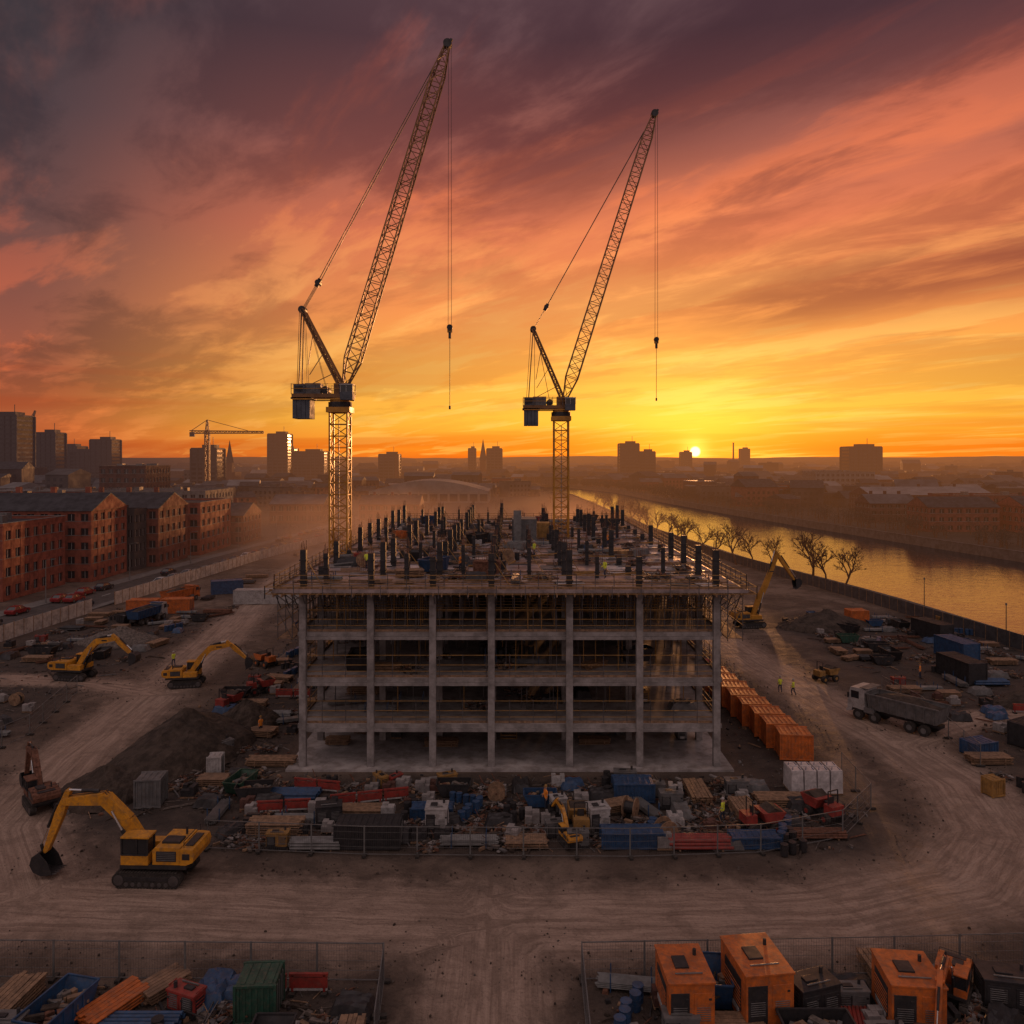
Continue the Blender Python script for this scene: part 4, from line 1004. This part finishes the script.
building('brick_terrace', -100,-78,330,350,8,2,'brick3','gable',rmat='roofgrey')
building('brick_terrace', -66,-40,345,362,7,2,'brick2','gable',rmat='slate')
building('office_building', -240,-180,350,380,12,3,'stone','flat',rmat='rooflight')
building('riverside_brick_building', 152,178,292,308,9,3,'brick2','gable',rmat='slate')
building('riverside_brick_building', 183,212,285,303,9.5,3,'brick','gable',rmat='slate')
building('riverside_brick_building', 150,170,335,350,8,3,'brick3','gable',rmat='roofgrey')
building('riverside_brick_building', 182,240,330,350,11,3,'brick2','flat',rmat='roofgrey')
building('riverside_warehouse', 175,235,390,415,9,3,'brick3','gable',rmat='rooflight')
building('riverside_brick_building', 190,228,250,268,8,3,'brick3','gable')
building('riverside_office_building', 205,245,540,565,17,5,'stone','flat',rmat='roofgrey')
building('riverside_brick_building', 140,165,455,475,9,3,'brick3','gable')
b = MB(); k = 18; prof = [(-36+72*i/k, 7+6.5*math.sin(math.pi*i/k)) for i in range(k+1)]
b.extr(prof+[(36,0),(-36,0)], 0, 45, 'rooflight')
for i in range(12): b.box((-33+i*6,-.12,3.2),(4.6,.2,4.2),'glass'); b.box((-30+i*6,-.2,3.5),(.6,.35,7),'stone')
b.obj('arena_building', (-50,480,0))
for x0,x1,y,hgt in ((-400,-372,600,59),(-418,-400,700,49),(-452,-414,800,33),(-417,-396,790,45),(-241,-222,600,34),(-275,-253,900,54),(-246,-212,900,34),(122,143,900,43),(145,162,905,34),(338,370,800,38),(-30,-12,950,38),(-150,-128,900,31),(-60,-50,1100,40),(265,281,1250,36),(430,446,1500,44),(-520,-490,900,40),(-330,-300,1100,40)):
    b = MB(); nf = int(hgt/3.4); wd = x1-x0; dp = min(wd,24)
    b.box((0,dp/2,hgt/2),(wd-.8,dp-.8,hgt),'glass')
    for f in range(nf+1): b.box((0,dp/2,f*hgt/nf),(wd,dp,1.5),'tower')
    k = max(3,int(wd/4.5))
    for i in range(k+1):
        for yy_ in (0.2,dp-.2): b.box((-wd/2+i*wd/k,yy_,hgt/2),(1.3,.9,hgt),'tower')
    b.box((wd*.1,dp/2,hgt+1.6),(wd*.5,dp*.5,3),'tower'); b.beam((wd*.2,dp/2,hgt+3),(wd*.2,dp/2,hgt+9),.4,'darksteel')
    b.obj('tower_block', ((x0+x1)/2,y,0))
b = MB(); b.box((0,0,12),(8,8,24),'brick3'); b.cyl((0,0,24),(0,0,52),5,'slate',8,.1); b.extr([(4,0),(4,11),(14,16),(24,11),(24,0)],-6,6,'brick3'); b.obj('church', (-38,1050,0))
b = MB(); b.box((0,0,11),(7,7,22),'brick3'); b.cyl((0,0,22),(0,0,46),4.4,'slate',8,.1); b.box((0,12,6),(10,20,12),'brick3'); b.obj('church', (-300,850,0))
for x,y,hgt in ((415,1500,56),(-130,900,34)):
    b = MB(); b.cyl((0,0,0),(0,0,hgt),2.0,'brick3',14,1.3); b.cyl((0,0,hgt-1.5),(0,0,hgt),1.7,'brick3',14); b.obj('factory_chimney', (x,y,0))
b = MB(); cnt = 0
def inriver(x, y, mrg=14):
    if y > 940: return False
    l = bank(LB,y) if y <= 760 else -400.0
    return l-mrg < x < bank(RB,y)+mrg
while cnt < 2800:
    y = 255*math.exp(R.random()*2.9); x = R.uniform(-.78,.78)*y
    if inriver(x,y,22): continue
    if y < 540 and -130 < x < 60 : continue
    if y < 430 and x > 0 : continue
    if y < 380 and x > -260: continue
    cnt += 1
    wx, wy, hgt = R.uniform(7,20)*(1+y/2500), R.uniform(7,18)*(1+y/2500), R.choice([5,6,6,7,8,10])*(1+.12*R.random())
    if R.random() < .05: hgt *= 1.9
    mt = R.choice(['brick2','brick3','cityA','cityB','cityA','cityA']); rm = R.choice(['slate','slate','slate','roofgrey','cityB','roofgrey','rooflight']); rz = R.choice([0,.2,-.3,.6])
    b.box((x,y,hgt/2),(wx,wy,hgt),mt,rz)
    if R.random() < .6:
        cs, sn = math.cos(rz), math.sin(rz); rh = min(wx,wy)*.24; a_, c_ = wx/2+.4, wy/2+.4
        pts = [(-a_,-c_,hgt-.1),(a_,-c_,hgt-.1),(a_,c_,hgt-.1),(-a_,c_,hgt-.1),(-a_,0,hgt+rh),(a_,0,hgt+rh)]
        b.add([(x+p[0]*cs-p[1]*sn, y+p[0]*sn+p[1]*cs, p[2]) for p in pts], [(0,1,5,4),(2,3,4,5),(0,4,3),(1,2,5)], rm)
    else:
        b.box((x,y,hgt+.3),(wx*.98,wy*.98,.6),rm,rz); b.box((x+wx*.1,y,hgt+1.3),(wx*.2,wy*.25,1.8),'cityB',rz)
    if y < 900:
        for f in range(int(hgt/3)):
            for i in range(int(wx/3)):
                lx_, ly_ = -wx/2+1.5+i*3, -wy/2-.06; cs, sn = math.cos(rz), math.sin(rz)
                b.box((x+lx_*cs-ly_*sn,y+lx_*sn+ly_*cs,1.7+f*3),(1.3,.1,1.5),'glass',rz)
b.obj('distant_city_buildings')
b = MB(); vs = []; fs = []; k = 160
for i in range(k+1):
    x = -9000+18000*i/k; hgt = 38+22*mnoise.noise(Vector((x*.0006,0,0)))+8*mnoise.noise(Vector((x*.004,3,0)))
    vs += [(x,8500,-5),(x,9300,max(5,hgt)),(x,11000,-5)]
for i in range(k): q = i*3; fs += [(q,q+3,q+4,q+1),(q+1,q+4,q+5,q+2)]
b.add(vs, fs, 'foliage'); b.obj('distant_hills')

# ------------------------------------------------------------------ trees
def bare_tree(seed, hgt=10):
    r = random.Random(seed); b = MB()
    def side(d, r, amt):
        return (d+Vector((r.uniform(-1,1),r.uniform(-1,1),r.uniform(-.35,.5)))*amt).normalized()
    def grow(p, d, l, rd, lev):
        seg = 2 if lev < 4 else 1; q = p; dd = d
        for s_ in range(seg):
            dd = (dd+Vector((r.gauss(0,.13),r.gauss(0,.13),r.gauss(0,.06)+.02))).normalized(); q2 = q+dd*l/seg
            rr = rd*(1-.3*s_/seg)
            if lev < 3: b.cyl(q, q2, rr, 'bark', 6, rr*.82)
            else: b.beam(q, q2, max(.038, rr*1.7), 'bark', w2=max(.025, rr*1.0))
            q = q2
            if 1 <= lev < 5 and s_ == 0: grow(q, side(dd, r, 1.1), l*.62, rd*.5, lev+1)
        if lev < 5:
            for i in range(3 if lev in (0,2,4) else 2): grow(q, side(dd, r, .8), l*r.uniform(.68,.86), rd*.66, lev+1)
    grow(Vector((0,0,-.1)), Vector((0,0,1)), hgt*.22, hgt*.020, 0)
    return b.mesh('bare_tree')
tm = [bare_tree(s_) for s_ in (3,7,21,34,52)]
for x,y,s_ in ((56.8,203,1.4),(59.5,197,1.25),(61.6,192,1.15),(64.6,172,1.5),(67.8,163,1.3),(66.2,168,1.2),(53.8,226,1.3),(52.5,240,1.3),(51.8,250,1.35),(51,262,1.3),(50,275,1.3),(49.4,290,1.3),(48.6,305,1.3),(48,322,1.4),(47.4,345,1.4),(46.5,370,1.4),(46,400,1.4),(45.5,430,1.4),(55.6,218,1.1),(40,315,1.1),(36,340,1.2),(30,300,1.1),(26,270,1.0),(34,285,1.1)):
    place(R.choice(tm), 'bare_tree', (x,y,0), R.uniform(0,6), s_*R.uniform(.95,1.1))
for i in range(14):
    y = R.uniform(230,400); place(R.choice(tm), 'bare_tree', (R.uniform(-62,-20),y,0), R.uniform(0,6), R.uniform(.8,1.1))
b = MB(); k = 0
while k < 800:
    if R.random() < .5:
        y = R.uniform(200,900); x = bank(RB,y)+R.uniform(3,30)
    else:
        y = 240*math.exp(R.random()*2.6); x = R.uniform(-.75,.75)*y
    if inriver(x,y,3) or (y < 260 and x < 60) or (y < 300 and -40<x<55): continue
    if y < 420 and x < -80: continue
    k += 1; hh_ = R.uniform(4,8.5); wd = hh_*.45
    b.beam((x,y,-.1),(x,y,hh_*.6),.35,'bark',w2=.15)
    nq = 130 if y < 500 else 60; qs = .2 if y < 500 else .5
    for i in range(nq):
        a_ = R.uniform(0,6.28); e = R.uniform(-1,1); rr = R.random()**.4
        px_ = x+wd*rr*math.cos(a_)*math.sqrt(1-e*e); py_ = y+wd*rr*math.sin(a_)*math.sqrt(1-e*e); pz = hh_*.6+hh_*.4*rr*e
        v1 = Vector((R.gauss(0,1),R.gauss(0,1),R.gauss(0,1))).normalized()*qs*R.uniform(.6,1.8); v2 = v1.orthogonal().normalized()*qs*.5
        c_ = Vector((px_,py_,pz)); b.add([tuple(c_-v1), tuple(c_+v2), tuple(c_+v1), tuple(c_-v2)], [(0,1,2,3)], 'foliage')
b.obj('distant_trees')

def lamp():
    b = MB(); b.cyl((0,0,0),(0,0,8),.09,'galv',8,.05); b.beam((0,0,8),(1.3,0,8.25),.06,'galv'); b.box((1.5,0,8.22),(.7,.25,.12),'grey'); b.box((1.5,0,8.15),(.5,.2,.03),'white'); b.cyl((0,0,0),(0,0,1),.14,'galv',8)
    return b.mesh('street_lamp')
lm = lamp()
for y in range(120,400,28): place(lm, 'street_lamp', (rcx(y)-5.6,y,.1), 0, 1.0)
for x,y in ((69.8,113),(70.6,137)):
    b = MB(); b.cyl((0,0,0),(0,0,6.2),.08,'darksteel',8,.05); b.cyl((0,0,6.2),(0,0,6.5),.13,'grey',8); b.box((0,0,.1),(.5,.5,.2),'concrete'); b.obj('pole', (x,y,0))

# drifting dust over the haul road behind the frame
m = bpy.data.materials.new('dust_haze'); m.use_nodes = True; n = NT(m.node_tree); n.n.clear()
vol = n.new('ShaderNodeVolumePrincipled'); vol.inputs['Color'].default_value = (0.95,0.74,0.62,1); vol.inputs['Anisotropy'].default_value = 0.5
tco = n.new('ShaderNodeTexCoord'); so_ = n.new('ShaderNodeSeparateXYZ'); n.l.new(tco.outputs['Object'], so_.inputs[0])
qx, qy, qz = so_.outputs
r2 = n.m('ADD', n.m('MULTIPLY', n.m('MULTIPLY', qx, qx), 1/(70.0**2)), n.m('MULTIPLY', n.m('MULTIPLY', qy, qy), 1/(88.0**2)))
fo = n.m('MULTIPLY', n.ss(r2, 1.0, 0.1), n.ss(qz, 9.5, -9.0))
nz_ = n.ss(n.noise(tco.outputs['Object'], 0.045, 2, 0.5, 0.3), 0.35, 0.65)
n.put(vol.inputs['Density'], n.m('MULTIPLY', n.m('MULTIPLY', fo, n.m('ADD', nz_, 0.25)), 0.018))
o = n.new('ShaderNodeOutputMaterial'); n.l.new(vol.outputs[0], o.inputs['Volume']); MATS['dust_haze'] = m
b = MB(); b.box((0,0,0),(140,176,19),'dust_haze'); b.obj('dust_cloud', (-20,236,9.6))

# ------------------------------------------------------------------ workers
def worker(top='hivis_yellow', stride=.12, arm=.15, helmet='white'):
    J = [(0,0,.95,.13),(0,0,1.15,.13),(0,0,1.35,.155),(0,0,1.48,.075),(0,.01,1.56,.06),(0,.015,1.66,.095),(0,.01,1.74,.09),
         (-.10,0,.90,.105),(-.11,stride,.50,.072),(-.11,-stride*.2+stride*.6,.10,.05),(-.11,stride+.06,.04,.045),
         (.10,0,.90,.105),(.11,-stride*.3,.50,.072),(.11,-stride*1.4,.10,.05),(.11,-stride*1.4+.14,.04,.045),
         (-.20,0,1.42,.07),(-.25,-arm*.3,1.15,.05),(-.25,arm,.92,.036),(.20,0,1.42,.07),(.26,.02,1.15,.05),(.20,arm+.1,1.02,.036)]
    E = [(0,1),(1,2),(2,3),(3,4),(4,5),(5,6),(0,7),(7,8),(8,9),(9,10),(0,11),(11,12),(12,13),(13,14),(2,15),(15,16),(16,17),(2,18),(18,19),(19,20)]
    me = bpy.data.meshes.new('w'); me.from_pydata([j[:3] for j in J], E, [])
    ob = bpy.data.objects.new('w', me); COL.objects.link(ob)
    ob.modifiers.new('s', 'SKIN')
    for i, j in enumerate(J): me.skin_vertices[0].data[i].radius = (j[3], j[3])
    me.skin_vertices[0].data[0].use_root = True
    sb = ob.modifiers.new('u', 'SUBSURF'); sb.levels = 1; sb.render_levels = 1
    bpy.context.view_layer.update()
    dg = bpy.context.evaluated_depsgraph_get(); em_ = ob.evaluated_get(dg).to_mesh()
    b = MB(); vs = [tuple(v_.co) for v_ in em_.vertices]; b.v.extend(vs)
    for p in em_.polygons:
        c_ = p.center; z = c_.z
        mt = 'darksteel' if z < .13 else 'navy' if z < .88 and abs(c_.x) < .19 else 'skin' if (z > 1.5 or (abs(c_.x) > .17 and z < 1.0)) else top
        if 1.12 < z < 1.18 and mt == top: mt = 'white'
        b.f.append(tuple(p.vertices)); b.m.append(b.mi(mt))
    ob.evaluated_get(dg).to_mesh_clear(); bpy.data.objects.remove(ob)
    b.cyl((0,.0,1.72),(0,0,1.80),.125,helmet,12,.11); b.cyl((0,0,1.80),(0,0,1.86),.11,helmet,12,.05); b.box((0,.11,1.725),(.17,.12,.02),helmet)
    b.beam((0,.10,1.66),(0,.135,1.64),.03,'skin')
    for s_ in (-1,1): b.box((s_*.035,.105,1.685),(.02,.015,.012),'darksteel'); b.box((s_*.10,.01,1.66),(.02,.04,.06),'skin')
    b.box((0,.11,1.61),(.05,.01,.01),'red')
    for hx_, hy_, hz_ in ((-.25,arm,.92),(.20,arm+.1,1.02)):
        b.box((hx_,hy_+.01,hz_-.05),(.03,.075,.09),'skin')
        for i in range(4): b.beam((hx_,hy_-.02+i*.022,hz_-.09),(hx_+.01,hy_-.01+i*.022,hz_-.15-.01*(i in (1,2))),.016,'skin')
        b.beam((hx_,hy_+.045,hz_-.04),(hx_+.01,hy_+.075,hz_-.09),.018,'skin')
    return b.mesh('construction_worker')
wk = [worker('hivis_yellow'), worker('hivis_orange', .05, .05, 'scaf_yellow'), worker('hivis_yellow', .2, .2, 'white')]
for x,y,z,r_,k in ((30.9,92.2,0,.3,0),(32.0,91.0,0,.9,2),(-5,78,15.86,1,1),(8.6,74,15.86,2,0),(-14.5,80,15.86,0,2),(2.5,90,15.86,2,0),(12,100,15.86,1,1),(15.6,59.2,0,1,0),(2.6,61.5,0,2,1),(-44,104,0,1,0),(50,98,0,1,1),(-24.5,78,0,1,1)):
    place(wk[k], 'construction_worker', (x,y,z), r_, 1.03)

# ------------------------------------------------------------------ camera
cam = bpy.data.cameras.new('camera'); co = bpy.data.objects.new('camera', cam); COL.objects.link(co)
co.location = (0,0,27); co.rotation_euler = (rad(90),0,0)
cam.sensor_width = 36; cam.lens = 28.125; cam.shift_y = -54/1024; cam.clip_start = .5; cam.clip_end = 60000
scene.camera = co
scene.view_settings.view_transform = 'Standard'; scene.view_settings.look = 'None'; scene.view_settings.exposure = 0; scene.view_settings.gamma = 1
